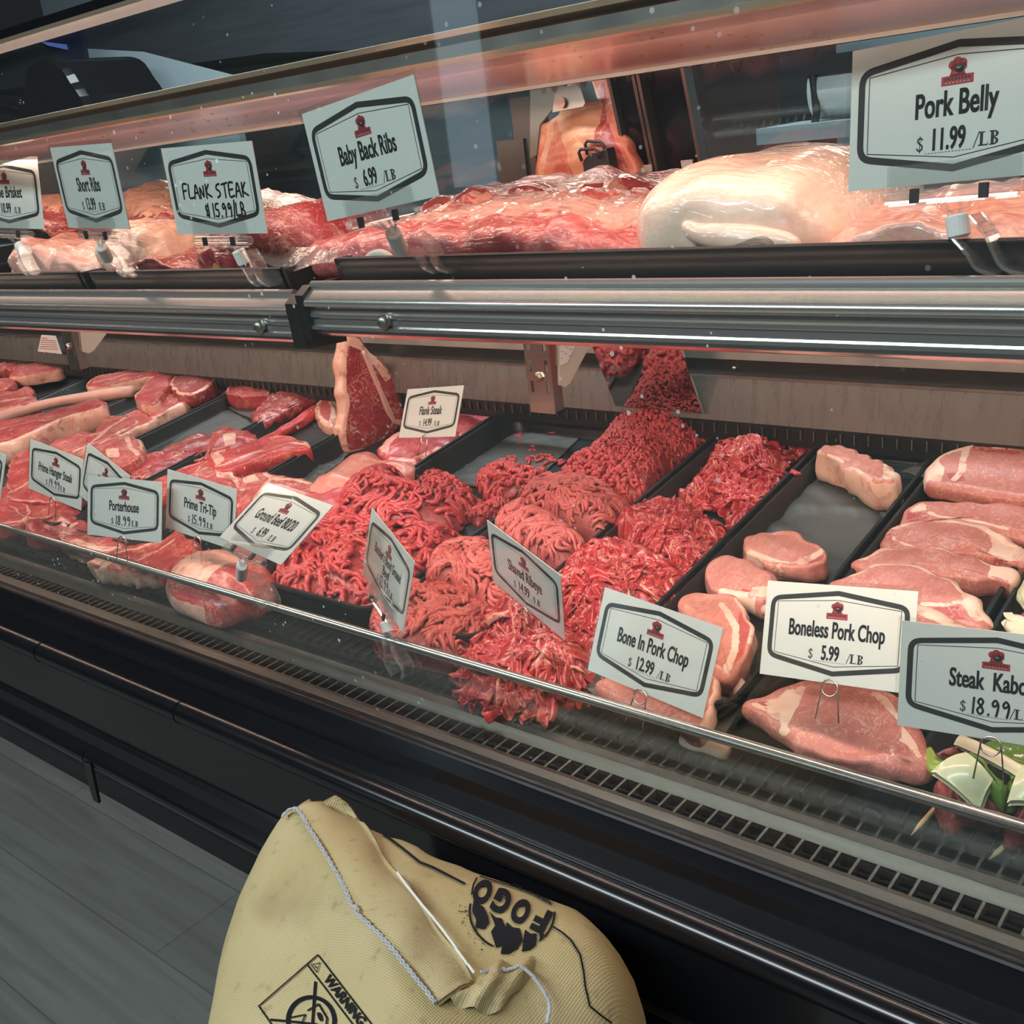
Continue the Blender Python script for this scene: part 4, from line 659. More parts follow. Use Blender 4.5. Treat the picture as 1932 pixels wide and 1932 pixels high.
for k, (a, b, c2, d2, lb) in enumerate([((226, 822), (292, 790), (258, 772), (196, 802), 'fat-edged strip steak nearest the front of the row along the tray wall'), ((293, 788), (352, 754), (318, 738), (262, 770), 'fat-edged strip steak in the middle of the row along the tray wall'), ((353, 752), (436, 712), (404, 696), (322, 734), 'fat-edged strip steak at the back of the row along the tray wall')]):
    mid = lambda p, q, t: (p[0] * (1 - t) + q[0] * t, p[1] * (1 - t) + q[1] * t)
    cut('strip_steak', [a, mid(a, b, .5), b, mid(b, c2, .5), c2, mid(c2, d2, .5), d2, mid(d2, a, .5)], .004, .034, 'beef_pale', lb, K, 'row of fat-edged strip steaks', fats=[R_(-.4, 2.4, .005)], side='fat', seed=53 + k, rnd=.004)
cut('porterhouse_steak', [(-30, 806), (10, 792), (58, 783), (112, 771), (160, 756), (186, 752), (198, 764), (180, 772), (150, 780), (100, 797), (60, 817), (-30, 842)], .030, .055, 'beef', 'thick porterhouse steak at the left edge with a deep fat side', K, G, fats=[R_(6, 11, .007), R_(0, 5, .002), ('line', [(-20, 812), (60, 795), (120, 790)], .002)], side=(5.8, 11.4), seed=57, N=140)
cut('porterhouse_steak', [(92, 840), (144, 817), (172, 817), (200, 790), (221, 783), (262, 792), (240, 808), (205, 826), (163, 844), (128, 856)], .008, .034, 'beef_pale', 'porterhouse steak lying above the hidden sign', K, G, fats=[('line', [(172, 822), (198, 815), (225, 795), (240, 787)], .005), ('line', [(196, 816), (170, 838), (140, 852)], .005), R_(5, 6.5, .005)], side='fat', seed=58)
cut('porterhouse_steak', [(150, 862), (180, 838), (217, 824), (256, 825), (272, 842), (266, 860), (240, 874), (205, 884), (170, 880)], .014, .04, 'beef_pale', 'porterhouse steak with a thick fat tail above the porterhouse sign', K, G, fats=[R_(1.2, 4.4, .006), ('blob', [(200, 850), (224, 848), (226, 864), (204, 866)]), ('line', [(240, 826), (246, 845), (262, 858)], .005)], side=(2.5, 5), seed=59)
cut('porterhouse_steak', [(12, 900), (24, 862), (44, 850), (62, 848), (110, 862), (150, 880), (165, 905), (120, 940), (70, 948), (20, 940)], .010, .036, 'beef', 'porterhouse steak behind the hanger steak sign', K, G, fats=[('line', [(14, 930), (70, 900), (110, 880)], .004), ('line', [(70, 900), (110, 925), (140, 930)], .004)], seed=60)
cut('porterhouse_steak', [(-20, 930), (0, 920), (50, 912), (90, 930), (108, 950), (98, 972), (60, 978), (20, 962), (-20, 962)], .004, .034, 'beef', 'porterhouse steak with a pale top edge under the hanger steak sign', K, G, fats=[R_(1, 4, .006)], side='lean', seed=61)
cut('porterhouse_steak', [(-30, 950), (-10, 940), (22, 936), (50, 950), (58, 968), (30, 985), (-20, 992)], .004, .03, 'beef', 'porterhouse steak with a curved fat rim at the left edge by the glass', K, G, fats=[R_(1, 4.5, .007)], seed=62)
cut('skirt_steak', [(42, 998), (62, 976), (99, 953), (142, 958), (156, 984), (120, 1006), (94, 1020), (52, 1010)], -.006, .022, 'beef_dark', 'dark ragged skirt steak behind the glass below the hanger steak sign', K, seed=63, wob=.003, lump=.004, dome=.005)
cut('porterhouse_steak', [(110, 988), (129, 978), (168, 986), (192, 1006), (240, 1020), (228, 1040), (180, 1044), (139, 1034), (119, 1016)], -.002, .03, 'beef_pale', 'porterhouse steak with a rounded tail left of the porterhouse sign pin', K, G, fats=[('blob', [(110, 985), (130, 978), (150, 990), (135, 1000)]), ('line', [(140, 1020), (180, 1036), (230, 1036)], .006)], side=(4, 8.5), seed=64, wob=.002)
cut('porterhouse_steak', [(162, 1060), (194, 1044), (248, 1028), (306, 1016), (335, 1000), (362, 1018), (370, 1034), (318, 1070), (290, 1078), (224, 1074), (189, 1070)], .006, .034, 'beef', 'porterhouse steak nearest the glass with the sign pin in it', K, G, fats=[('line', [(222, 1048), (262, 1034), (300, 1012)], .004), ('line', [(262, 1056), (300, 1040), (330, 1020)], .0028), ('blob', [(164, 1060), (195, 1046), (215, 1066), (190, 1072)])], side=(8, 11.5), seed=65, N=140)
cut('tri_tip_roast', [(310, 1084), (330, 1058), (373, 1034), (417, 1030), (450, 1040), (486, 1056), (500, 1080), (486, 1108), (452, 1124), (402, 1140), (365, 1128), (322, 1112)], .014, .05, 'beef_pale', 'tri-tip roast with a smooth fat cap in front of the tri-tip sign', 'roast', fats=[('blob', [(300, 1090), (330, 1055), (373, 1030), (417, 1026), (455, 1038), (480, 1054), (440, 1075), (410, 1098), (385, 1116), (350, 1110)])], seed=66, dome=.02, rnd=.014, N=140, side=(9.6, 12.4), taper=-.04)
# ---- far left tray
G = 'rib steaks at the far left'
cut('rib_steak', [(-12, 670), (14, 662), (42, 657), (68, 660), (72, 675), (47, 688), (19, 695), (-12, 692)], .02, .03, 'beef', 'rib steak furthest back on the left beside the shelf upright', K, G, fats=[('line', [(-5, 690), (25, 680), (60, 666)], .003), R_(1, 3, .003)], seed=70)
cut('rib_steak', [(20, 706), (38, 690), (70, 674), (98, 671), (116, 677), (114, 694), (72, 702), (42, 708)], .022, .036, 'beef_pale', 'rib steak with a thick fat side in front of the white notice', K, G, fats=[R_(0, 3, .004)], side='fat', seed=71)
cut('rib_steak', [(-20, 746), (30, 736), (56, 743), (66, 755), (30, 764), (-20, 768)], .02, .04, 'beef_pale', 'rib steak with a pale fat side by the tomahawk bone', K, G, fats=[('line', [(0, 758), (30, 752), (50, 750)], .004)], side='fat', seed=72)
cut('rib_steak', [(-14, 718), (18, 711), (28, 721), (14, 731), (-14, 737)], .016, .03, 'beef_pale', 'corner of a rib steak at the far left', K, G, seed=73)
cut('rib_steak', [(30, 738), (52, 728), (62, 738), (50, 748)], .008, .02, 'beef_pale', 'small end of a rib steak above the tomahawk bone', K, G, seed=74)

# ---- mounds of ground beef: piped strands over a core
def mound(name, px, w0, H, mat, label, group=None, n=300, length=.07, r=.0035, seed=0, base_ang=0, swirl=1.4, freq=22, edge=1.0, pw=.55, sides=6, cat='ground beef', steps=None):
    C3 = arr([deck_hit(x, y, w0 + H * .35) for x, y in px]); C2 = np.column_stack([C3[:, 0], (C3 - EYE) @ DW])
    O, _ = catmull(C2, 90); ce = O.mean(0); g = np.random.default_rng(seed + 100)
    if ((O[:, 0] * np.roll(O[:, 1], -1) - np.roll(O[:, 0], -1) * O[:, 1]).sum()) < 0: O = O[::-1]
    an = np.unwrap(np.arctan2(O[:, 1] - ce[1], O[:, 0] - ce[0])); ra = np.linalg.norm(O - ce, axis=1); oo = np.argsort(an % (2 * math.pi)); ang, rad = (an % (2 * math.pi))[oo], ra[oo]
    lump = Sines(seed + 3, 28); fa = Sines(seed + 5, freq); fb_ = Sines(seed + 8, freq * 2.6)
    def tt(Q): d = Q - ce; return np.linalg.norm(d, axis=1) / np.interp(np.arctan2(d[:, 1], d[:, 0]) % (2 * math.pi), ang, rad, period=2 * math.pi)
    def hh(Q): t = np.clip(tt(Q), 0, 1); return H * (1 - t ** 2.6) ** pw * (1 + .10 * lump(Q))
    to3 = lambda Q, h: EYE + np.column_stack([Q[:, 0], np.zeros(len(Q)), np.zeros(len(Q))]) + Q[:, 1:2] * DW + (w0 - HD + h)[:, None] * NW
    ts = np.r_[1, np.linspace(.98, .06, 16)]; V = [to3(ce + (O - ce) * t, hh(ce + (O - ce) * t) * .97 - .0015 - (.004 if i == 0 else 0)) for i, t in enumerate(ts)]
    nb = 90; V = np.vstack(V + [to3(ce[None], hh(ce[None]))]); k = len(ts)
    F = [np.array([(i * nb + j, i * nb + (j + 1) % nb, (i + 1) * nb + (j + 1) % nb, (i + 1) * nb + j) for i in range(k - 1) for j in range(nb)], int), np.array([((k - 1) * nb + j, (k - 1) * nb + (j + 1) % nb, k * nb, k * nb) for j in range(nb)], int)]
    st = .0036; m_ = steps or max(3, int(length / st)); A = rad.max() * 1.05
    P = []; cnt = 0
    while cnt < n:
        q = ce + g.uniform(-A, A, (n * 3, 2)); q = q[tt(q) < .99][:n - cnt]; P.append(q); cnt += len(q)
    P = np.vstack(P)[:n]; path = [P]; sg = np.where(g.random(n) < .5, 1, -1); jit = g.normal(0, .22, n)
    for _ in range(m_ - 1):
        q = path[-1]; a = base_ang + swirl * fa(q) + .35 * fb_(q) + jit; q2 = q + st * np.column_stack([np.cos(a), np.sin(a)]); t = tt(q2)
        over = t > edge; q2[over] = ce + (q2[over] - ce) * (edge / t[over])[:, None]; path.append(q2)
    PP = np.stack(path, 1)                                             # n, m, 2
    lay = g.uniform(.0, 1.0, n) ** .8 * r * 2.1
    Z = hh(PP.reshape(-1, 2)).reshape(n, m_) + lay[:, None] + r * .25 * np.sin(np.arange(m_)[None] * 1.1 + g.uniform(0, 6, n)[:, None])
    Z[:, 0] -= r; Z[:, -1] -= r
    W = to3(PP.reshape(-1, 2), Z.ravel()).reshape(n, m_, 3)
    T = np.gradient(W, axis=1); T /= np.linalg.norm(T, axis=2)[..., None] + 1e-9
    B = np.cross(T, NW); B /= np.linalg.norm(B, axis=2)[..., None] + 1e-9; C = np.cross(B, T); rr = r * g.uniform(.8, 1.15, n)[:, None] * np.ones(m_)[None] * (1 + .17 * g.normal(size=(n, m_))); rr[:, 0] *= .5; rr[:, -1] *= .5
    ph = np.arange(sides) * 2 * math.pi / sides
    VV = W[:, :, None] + rr[:, :, None, None] * (B[:, :, None] * np.cos(ph)[None, None, :, None] + C[:, :, None] * np.sin(ph)[None, None, :, None])
    tone = np.concatenate([np.full(len(V), -.35), np.repeat(g.normal(0, .11, n), m_ * sides) + .10 * np.repeat((lay / (r * 2.1)), m_ * sides)]); b0 = len(V); idx = b0 + np.arange(n * m_ * sides).reshape(n, m_, sides); nx = np.roll(idx, -1, 2)  # core and lower strands darker: shade in the gaps put into the tone
    FF = np.stack([idx[:, :-1], nx[:, :-1], nx[:, 1:], idx[:, 1:]], -1).reshape(-1, 4)
    V = np.vstack([V, VV.reshape(-1, 3)]); F = np.vstack(F[:1] + [FF]) ; fat = np.full(len(V), -3.0)
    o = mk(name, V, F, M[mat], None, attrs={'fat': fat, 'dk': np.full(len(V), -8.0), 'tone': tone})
    return tag(o, label, cat, group)
GB = 'mounds of 80/20 ground beef'
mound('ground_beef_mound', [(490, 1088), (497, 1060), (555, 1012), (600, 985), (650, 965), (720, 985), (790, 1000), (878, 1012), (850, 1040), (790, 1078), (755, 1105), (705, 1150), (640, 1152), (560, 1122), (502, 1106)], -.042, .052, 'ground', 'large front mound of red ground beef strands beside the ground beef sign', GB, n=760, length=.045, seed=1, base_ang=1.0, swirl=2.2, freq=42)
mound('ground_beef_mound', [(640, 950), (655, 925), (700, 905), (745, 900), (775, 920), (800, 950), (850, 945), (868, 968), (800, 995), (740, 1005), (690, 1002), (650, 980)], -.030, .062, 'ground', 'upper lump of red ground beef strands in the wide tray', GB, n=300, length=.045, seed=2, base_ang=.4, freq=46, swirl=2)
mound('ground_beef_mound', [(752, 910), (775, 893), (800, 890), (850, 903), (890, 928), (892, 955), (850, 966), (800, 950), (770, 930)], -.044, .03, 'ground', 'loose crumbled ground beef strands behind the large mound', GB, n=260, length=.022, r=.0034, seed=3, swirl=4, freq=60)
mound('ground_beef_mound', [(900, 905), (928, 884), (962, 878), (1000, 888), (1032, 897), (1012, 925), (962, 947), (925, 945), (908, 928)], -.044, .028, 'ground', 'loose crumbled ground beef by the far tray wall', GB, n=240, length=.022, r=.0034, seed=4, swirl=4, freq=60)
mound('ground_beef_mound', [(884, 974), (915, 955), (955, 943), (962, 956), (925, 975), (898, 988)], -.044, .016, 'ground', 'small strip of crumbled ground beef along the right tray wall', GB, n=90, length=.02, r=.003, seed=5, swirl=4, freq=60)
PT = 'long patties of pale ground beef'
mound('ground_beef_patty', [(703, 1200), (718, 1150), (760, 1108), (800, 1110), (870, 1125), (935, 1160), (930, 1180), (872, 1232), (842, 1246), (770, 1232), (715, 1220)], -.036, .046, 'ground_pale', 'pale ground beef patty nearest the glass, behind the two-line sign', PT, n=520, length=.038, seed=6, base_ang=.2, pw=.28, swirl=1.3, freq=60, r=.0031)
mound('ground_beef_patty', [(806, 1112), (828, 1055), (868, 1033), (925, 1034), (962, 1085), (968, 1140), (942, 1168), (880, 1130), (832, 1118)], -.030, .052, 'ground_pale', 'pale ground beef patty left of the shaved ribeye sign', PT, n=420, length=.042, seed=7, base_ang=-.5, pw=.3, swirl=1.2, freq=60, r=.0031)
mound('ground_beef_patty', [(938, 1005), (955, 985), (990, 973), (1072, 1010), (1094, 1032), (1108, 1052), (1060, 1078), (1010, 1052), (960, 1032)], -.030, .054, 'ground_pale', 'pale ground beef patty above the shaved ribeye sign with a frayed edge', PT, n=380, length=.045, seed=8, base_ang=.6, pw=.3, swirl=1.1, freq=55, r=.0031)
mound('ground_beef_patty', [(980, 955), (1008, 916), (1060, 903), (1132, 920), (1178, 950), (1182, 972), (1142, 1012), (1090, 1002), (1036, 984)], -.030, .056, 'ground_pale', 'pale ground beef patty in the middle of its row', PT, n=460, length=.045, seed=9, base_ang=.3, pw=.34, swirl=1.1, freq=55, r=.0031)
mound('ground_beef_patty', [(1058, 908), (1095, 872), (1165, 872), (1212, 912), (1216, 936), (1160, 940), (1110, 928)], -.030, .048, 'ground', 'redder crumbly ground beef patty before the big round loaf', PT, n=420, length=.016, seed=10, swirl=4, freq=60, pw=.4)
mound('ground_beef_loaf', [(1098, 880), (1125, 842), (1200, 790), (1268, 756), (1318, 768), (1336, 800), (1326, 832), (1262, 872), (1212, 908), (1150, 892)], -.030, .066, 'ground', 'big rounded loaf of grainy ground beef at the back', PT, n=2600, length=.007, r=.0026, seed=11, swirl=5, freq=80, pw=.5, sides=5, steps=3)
def crumbs(pts, w0, label, seed):
    g = np.random.default_rng(seed); mb = MB()
    for x, y, n in pts:
        for _ in range(n):
            q = deck_hit(x + g.normal(0, 5 if n > 2 else 1.5), y + g.normal(0, 3.5 if n > 2 else 1), w0 + .0028 + g.uniform(0, .003) * (n > 3)); a = g.uniform(0, 6.28); l = g.uniform(.004, .010); d = np.array([math.cos(a), math.sin(a) * .98, math.sin(a) * .13]); b = np.array([-d[1], d[0], 0])
            mb.tube([q - d * l, q - d * l * .4 + b * .001, q + d * l * .4 + b * .001, q + d * l], [.0018, .0029, .0028, .0017], 6)
    o = mb.build('ground_beef_crumbs', M['ground'], None, smooth=True)
    for nm, v in (('fat', -3.0), ('dk', -8.0)): at = o.data.attributes.new(nm, 'FLOAT', 'POINT'); at.data.foreach_set('value', np.full(len(o.data.vertices), v, np.float32))
    return tag(o, label, 'meat crumbs', kind='stuff')
crumbs([(948, 872, 9), (965, 866, 8), (1000, 866, 8), (1040, 866, 9), (1018, 862, 5), (1128, 803, 10), (1142, 806, 5), (1042, 814, 4), (1078, 820, 1), (1072, 810, 2), (1005, 846, 3), (978, 822, 2), (980, 836, 1), (925, 880, 4), (1022, 885, 6), (905, 915, 4), (880, 985, 3), (862, 971, 2), (1212, 752, 3), (900, 948, 4), (1015, 925, 3), (1060, 868, 4)], -.045, 'scattered crumbs of ground beef on the dark paper of the wide tray', 5)
crumbs([(1497, 889, 2), (1500, 892, 1)], .0, 'tiny crumb of meat on the tray rim beside the bone-in chops', 6)

# ---- shaved ribeye: heaps of thin folded sheets
def shaved(px, w0, H, label, n, seed, size=.026):
    C3 = arr([deck_hit(x, y, w0 + H * .35) for x, y in px]); C2 = np.column_stack([C3[:, 0], (C3 - EYE) @ DW]); O, _ = catmull(C2, 70); ce = O.mean(0); g = np.random.default_rng(seed)
    if ((O[:, 0] * np.roll(O[:, 1], -1) - np.roll(O[:, 0], -1) * O[:, 1]).sum()) < 0: O = O[::-1]
    an = np.arctan2(O[:, 1] - ce[1], O[:, 0] - ce[0]) % (2 * math.pi); ra = np.linalg.norm(O - ce, axis=1); oo = np.argsort(an); ang, rad = an[oo], ra[oo]; lump = Sines(seed, 40)
    def tt(Q): d = Q - ce; return np.linalg.norm(d, axis=1) / np.interp(np.arctan2(d[:, 1], d[:, 0]) % (2 * math.pi), ang, rad, period=2 * math.pi)
    def hh(Q): t = np.clip(tt(Q), 0, 1); return H * (1 - t ** 2.2) ** .6 * (1 + .22 * lump(Q))
    to3 = lambda Q, h: EYE + np.column_stack([Q[:, 0], np.zeros(len(Q)), np.zeros(len(Q))]) + Q[:, 1:2] * DW + (w0 - HD + h)[:, None] * NW
    ts = np.r_[1, np.linspace(.96, .08, 10)]; nb = 70; V = [to3(ce + (O - ce) * t * .94, hh(ce + (O - ce) * t) * .9 - .002 - (.004 if i == 0 else 0)) for i, t in enumerate(ts)]
    F = [np.array([(i * nb + j, i * nb + (j + 1) % nb, (i + 1) * nb + (j + 1) % nb, (i + 1) * nb + j) for i in range(len(ts) - 1) for j in range(nb)], int)]; fat = [np.full(nb, -3.0)] * len(ts); base = nb * len(ts)
    ku, kv = 16, 11; A = rad.max()
    for s in range(n):
        while True:
            q = ce + g.uniform(-A, A, 2)
            if tt(q[None])[0] < .95: break
        a = g.uniform(0, 6.28); L_, W_ = size * g.uniform(.8, 1.7), size * g.uniform(.30, .62); u, v_ = np.meshgrid(np.linspace(-1, 1, ku), np.linspace(-1, 1, kv), indexing='ij'); u, v_ = u.ravel(), v_.ravel()
        edge = 1 + .18 * np.sin(3 * u + g.uniform(0, 6)) + .12 * np.sin(7 * u + g.uniform(0, 6)); x = u * L_ * (1 - .12 * v_ ** 2); y = v_ * W_ * edge * (1 - .45 * u ** 2)
        y = y + .35 * W_ * np.sin(2.2 * u + g.uniform(0, 6)); fr = g.uniform(2.5, 5); h = .0035 * np.sin(fr * u + 1.5 * v_ + g.uniform(0, 6)) + .0042 * np.sin(g.uniform(3, 6) * v_ + g.uniform(0, 6)) + .0011 * np.sin(11 * u + 8 * v_ + g.uniform(0, 6))
        tl = g.normal(0, .22); c_, s_ = math.cos(a), math.sin(a); Q = q + np.column_stack([x * c_ - y * s_, x * s_ + y * c_]); h = hh(q[None])[0] * .45 + hh(Q) * .55 + .003 + h + tl * y; h = np.maximum(h, .001)
        top = to3(Q, h); V.append(top); V.append(to3(Q, np.maximum(h - .0012, 0)))
        k = ku * kv; id_ = np.arange(k).reshape(ku, kv); f1 = np.stack([id_[:-1, :-1], id_[1:, :-1], id_[1:, 1:], id_[:-1, 1:]], -1).reshape(-1, 4); F += [f1 + base, f1[:, ::-1] + base + k]
        rim = np.r_[id_[:, 0], id_[-1, 1:], id_[::-1, -1][1:], id_[0, ::-1][1:-1]]; rn = np.roll(rim, -1); F.append(np.stack([rim + base, rim + base + k, rn + base + k, rn + base], -1))
        if g.random() < .16: e_ = (1 - np.abs(v_ - g.choice([-1, 1]) * .95) * 2.2) * 1.1
        else: e_ = np.full(k, -2.2)
        fat += [e_, e_]; base += 2 * k
    V = np.vstack(V); o = mk('shaved_ribeye_pile', V, np.vstack(F), M['shaved'], None, attrs={'fat': np.concatenate(fat), 'dk': np.full(len(V), -8.0)}); return tag(o, label, 'shaved meat', 'piles of shaved ribeye')
shaved([(1496, 838), (1510, 825), (1545, 826), (1558, 845), (1520, 864), (1498, 852)], -.028, .03, 'small red tuft of shaved ribeye alone at the back right of its tray', 40, 1, .014)
shaved([(1290, 940), (1325, 900), (1345, 860), (1372, 832), (1440, 828), (1478, 850), (1462, 900), (1472, 930), (1412, 988), (1352, 955)], -.030, .038, 'back pile of bright red shaved ribeye', 200, 2, .019)
shaved([(1155, 1005), (1180, 965), (1230, 948), (1290, 958), (1332, 985), (1375, 1008), (1322, 1062), (1268, 1062), (1200, 1024)], -.030, .042, 'shaved ribeye pile second from the back', 180, 3, .022)
shaved([(1062, 1085), (1100, 1050), (1180, 1028), (1242, 1048), (1288, 1090), (1282, 1124), (1200, 1180), (1120, 1240), (1075, 1210), (1058, 1140)], -.030, .046, 'shaved ribeye pile right of the shaved ribeye sign', 230, 4, .024)
shaved([(872, 1272), (895, 1212), (920, 1180), (970, 1152), (1050, 1190), (1112, 1230), (1122, 1282), (1070, 1316), (1000, 1336), (925, 1322)], -.030, .046, 'front pile of shaved ribeye against the low glass', 210, 5, .024)
# ------------------------------------------------ upper shelves: trays and film-wrapped packs
def shelf_tray(xa, xb, dz, label, zr=-.103):
    z0 = -.140 + dz; zr += dz; y0, y1 = .713, 1.16; mb = MB()
    mb.extrude_x(prof((y0 + .010, z0), (y0 + .001, zr - .004), (y0, zr), (y0 + .004, zr + .0015), (y0 + .008, zr), (y0 + .016, z0 + .003), (y1 - .016, z0 + .003), (y1 - .008, zr), (y1, zr), (y1 - .01, z0)), xa + .012, xb - .012)
    for x in (xa + .004, xb - .010): mb.hexa([(x, y0 + .012, zc(z0)), (x + .006, y0 + .012, zc(z0)), (x + .006, y1 - .012, zc(z0)), (x, y1 - .012, zc(z0)), (x, y0 + .002, zc(zr)), (x + .006, y0 + .002, zc(zr)), (x + .006, y1 - .002, zc(zr)), (x, y1 - .002, zc(zr))])
    return tag(mb.build('shelf_tray', M['black'], bevel=.0015), label, 'tray', 'black trays on the upper shelves')
shelf_tray(-.83, .02, 0, 'black shelf tray under the rib racks and pork belly'); shelf_tray(.03, .72, 0, 'black shelf tray at the right end beyond the pork belly sign')
shelf_tray(-1.30, -.90, -.0085, 'black shelf tray under the wrapped flank and short ribs'); shelf_tray(-1.72, -1.31, -.0085, 'black shelf tray under the wrapped brisket'); shelf_tray(-2.3, -1.73, -.0085, 'mostly empty black shelf tray at the far left')
def pack(name, top, yc, hd, mat, label, zb=-.135, group='film-wrapped meat on the upper shelves', cat='wrapped meat', seed=0, pe=2.6, wob=.003, fats=(), dks=(), n=60, sq=.62, bot=None, endp=3.0, rough=60):
    T_ = arr([on_axis(x, y, 1, yc) for x, y in top]); xs, zs = T_[:, 0], T_[:, 2]; o_ = np.argsort(xs); xs, zs = xs[o_], zs[o_]
    X = np.linspace(xs[0], xs[-1], n); zt = np.interp(X, xs, zs)
    for _ in range(2): zt = np.r_[zt[0], (zt[:-2] + 2 * zt[1:-1] + zt[2:]) / 4, zt[-1]]
    if bot is not None:
        B_ = arr([on_axis(x, y, 1, yc - hd * .8) for x, y in bot]); q = np.argsort(B_[:, 0]); zl = np.interp(X, B_[q, 0], B_[q, 2])
    else: zl = np.full(n, zc(zb))
    s = np.linspace(-1, 1, n); tp = np.maximum(.04, (1 - np.abs(s) ** endp)) ** .5; k = 40; V = []; th = np.arange(k) * 2 * math.pi / k; fat = []
    dk = []; nz = Sines(seed + 40, rough, 9, 3); nz2 = Sines(seed + 90, rough * 2.6, 9, 3)
    for i in range(n):
        zm = (zt[i] + zl[i]) / 2; hh = max(.004, (zt[i] - zl[i]) / 2) * (.35 + .65 * tp[i]); c, s_ = np.cos(th), np.sin(th)
        y = yc + hd * tp[i] * np.sign(c) * np.abs(c) ** sq; z = zl[i] + hh * 1.0 + hh * np.sign(s_) * np.abs(s_) ** (2 / pe * .9)
        P = np.column_stack([np.full(k, X[i]), y, z]); d = wob * nz(P) + wob * .45 * nz2(P); P[:, 1] += d * c; P[:, 2] += d * s_ * .8; P[:, 2] = np.maximum(P[:, 2], zc(zb) - .001); P[:, 1] = np.maximum(P[:, 1], .7305); V.append(P)
        f = np.full(k, -4.0)
        for (s0, s1, a0, a1) in fats: 
            if s0 <= s[i] <= s1:
                aa = np.degrees(th); f = np.maximum(f, np.minimum(np.minimum(aa - a0, a1 - aa), 30) * .09)
        fat.append(f); d_ = np.full(k, -8.0)
        for (s0, s1, a0, a1) in dks:
            aa = np.degrees(th); d_ = np.maximum(d_, np.minimum(np.minimum(aa - a0, a1 - aa) * .09, (min(s[i] - s0, s1 - s[i])) * 40))
        dk.append(d_)
    F = [(i * k + j, i * k + (j + 1) % k, (i + 1) * k + (j + 1) % k, (i + 1) * k + j) for i in range(n - 1) for j in range(k)] + [tuple(range(k)), tuple(range((n - 1) * k, n * k))[::-1]]
    o = mk(name, np.vstack(V), F, M[mat], attrs={'fat': np.concatenate(fat), 'dk': np.concatenate(dk)}); return tag(o, label, cat, group)
def film(parent, pts, y, seed, name='film_flap', amp=.006):
    """loose end of clear film: thin crumpled sheet between two pixel polylines"""
    a, b = pts; A = catmull(arr([on_axis(*q, 1, y) for q in a]), 18, False)[0]; B = catmull(arr([on_axis(*q, 1, y + .03) for q in b]), 18, False)[0]; g = Sines(seed, 70, 7, 3); V = []
    for t in np.linspace(0, 1, 10):
        P = A * (1 - t) + B * t; P[:, 1] += g(P) * amp; P[:, 2] += g(P + 3) * amp * .4; V.append(P)
    V = np.vstack(V); m_ = len(V); F = [(i * 18 + j, i * 18 + j + 1, (i + 1) * 18 + j + 1, (i + 1) * 18 + j) for i in range(9) for j in range(17)]
    mk(name, np.vstack([V, V + [0, .0006, 0]]), F + [tuple(m_ + q for q in f[::-1]) for f in F], M['film'], parent)
pk = pack('rib_rack_pack', [(800, 372), (850, 352), (900, 346), (1000, 341), (1100, 334), (1200, 326), (1290, 321), (1345, 330), (1400, 350)], 1.03, .10, 'ribs_dark', 'darker wrapped rib rack at the back behind the front rack', seed=1, fats=[(-.9, .9, 62, 74)], wob=.004)
pack('rib_rack_pack', [(780, 398), (850, 372), (950, 364), (1060, 358), (1180, 352), (1280, 350), (1340, 365)], .95, .06, 'ribs', 'wrapped rib rack in the middle with scalloped rib ends', seed=2, fats=[(-.9, .9, 75, 110)], wob=.005, rough=90)
pk = pack('rib_rack_pack', [(615, 455), (640, 428), (690, 412), (760, 404), (830, 396), (900, 389), (1000, 386), (1100, 379), (1180, 380), (1270, 397), (1330, 420), (1385, 458), (1420, 472)], .835, .105, 'ribs', 'long wrapped rack of pink baby back ribs in front, glossy film', seed=3, fats=[(-.75, .8, 72, 118)], wob=.0035, n=90)
film(pk, ([(608, 420), (612, 470), (645, 500)], [(640, 432), (660, 470), (690, 492)]), .72, 4); film(pk, ([(1320, 462), (1380, 462), (1440, 448), (1462, 462)], [(1300, 478), (1360, 476), (1420, 470), (1450, 472)]), .725, 5, amp=.003)
M['whitepad'] = plain('absorbent_pad', (.55, .54, .45), .7, bump=.8, bscale=160)
mb = MB(); P = catmull(arr([on_axis(x, y, 1, .722) for x, y in ((688, 489), (710, 480), (730, 482), (746, 491))]), 14, False)[0]; mb.tube(P, [.002 + .003 * math.sin(i / 13 * math.pi) for i in range(14)], 10); mb.build('absorbent_pad', M['whitepad'], pk, smooth=True)
pk = pack('pork_belly_pack', [(1280, 400), (1286, 352), (1312, 322), (1370, 296), (1430, 281), (1500, 275), (1560, 277), (1610, 290), (1655, 325), (1690, 372), (1710, 420)], .88, .135, 'belly', 'big rounded pale slab of pork belly with a folded white edge', seed=6, wob=.0025, n=80, sq=.5, rough=30, endp=4)
film(pk, ([(1282, 330), (1292, 345), (1300, 372)], [(1300, 340), (1304, 355), (1312, 378)]), .80, 8)
mb = MB(); P = catmull(arr([on_axis(x, y, 1, .748) for x, y in ((1290, 420), (1318, 440), (1370, 447), (1430, 452), (1480, 457), (1510, 464))]), 24, False)[0]; mb.tube(P, [.003 + .008 * math.sin(i / 23 * math.pi) ** .5 for i in range(24)], 14)
o = mb.build('folded_edge', M['belly'], pk, smooth=True); at = o.data.attributes.new('fat', 'FLOAT', 'POINT'); at.data.foreach_set('value', np.full(len(o.data.vertices), 3.0, np.float32)); at = o.data.attributes.new('dk', 'FLOAT', 'POINT'); at.data.foreach_set('value', np.full(len(o.data.vertices), -8.0, np.float32))
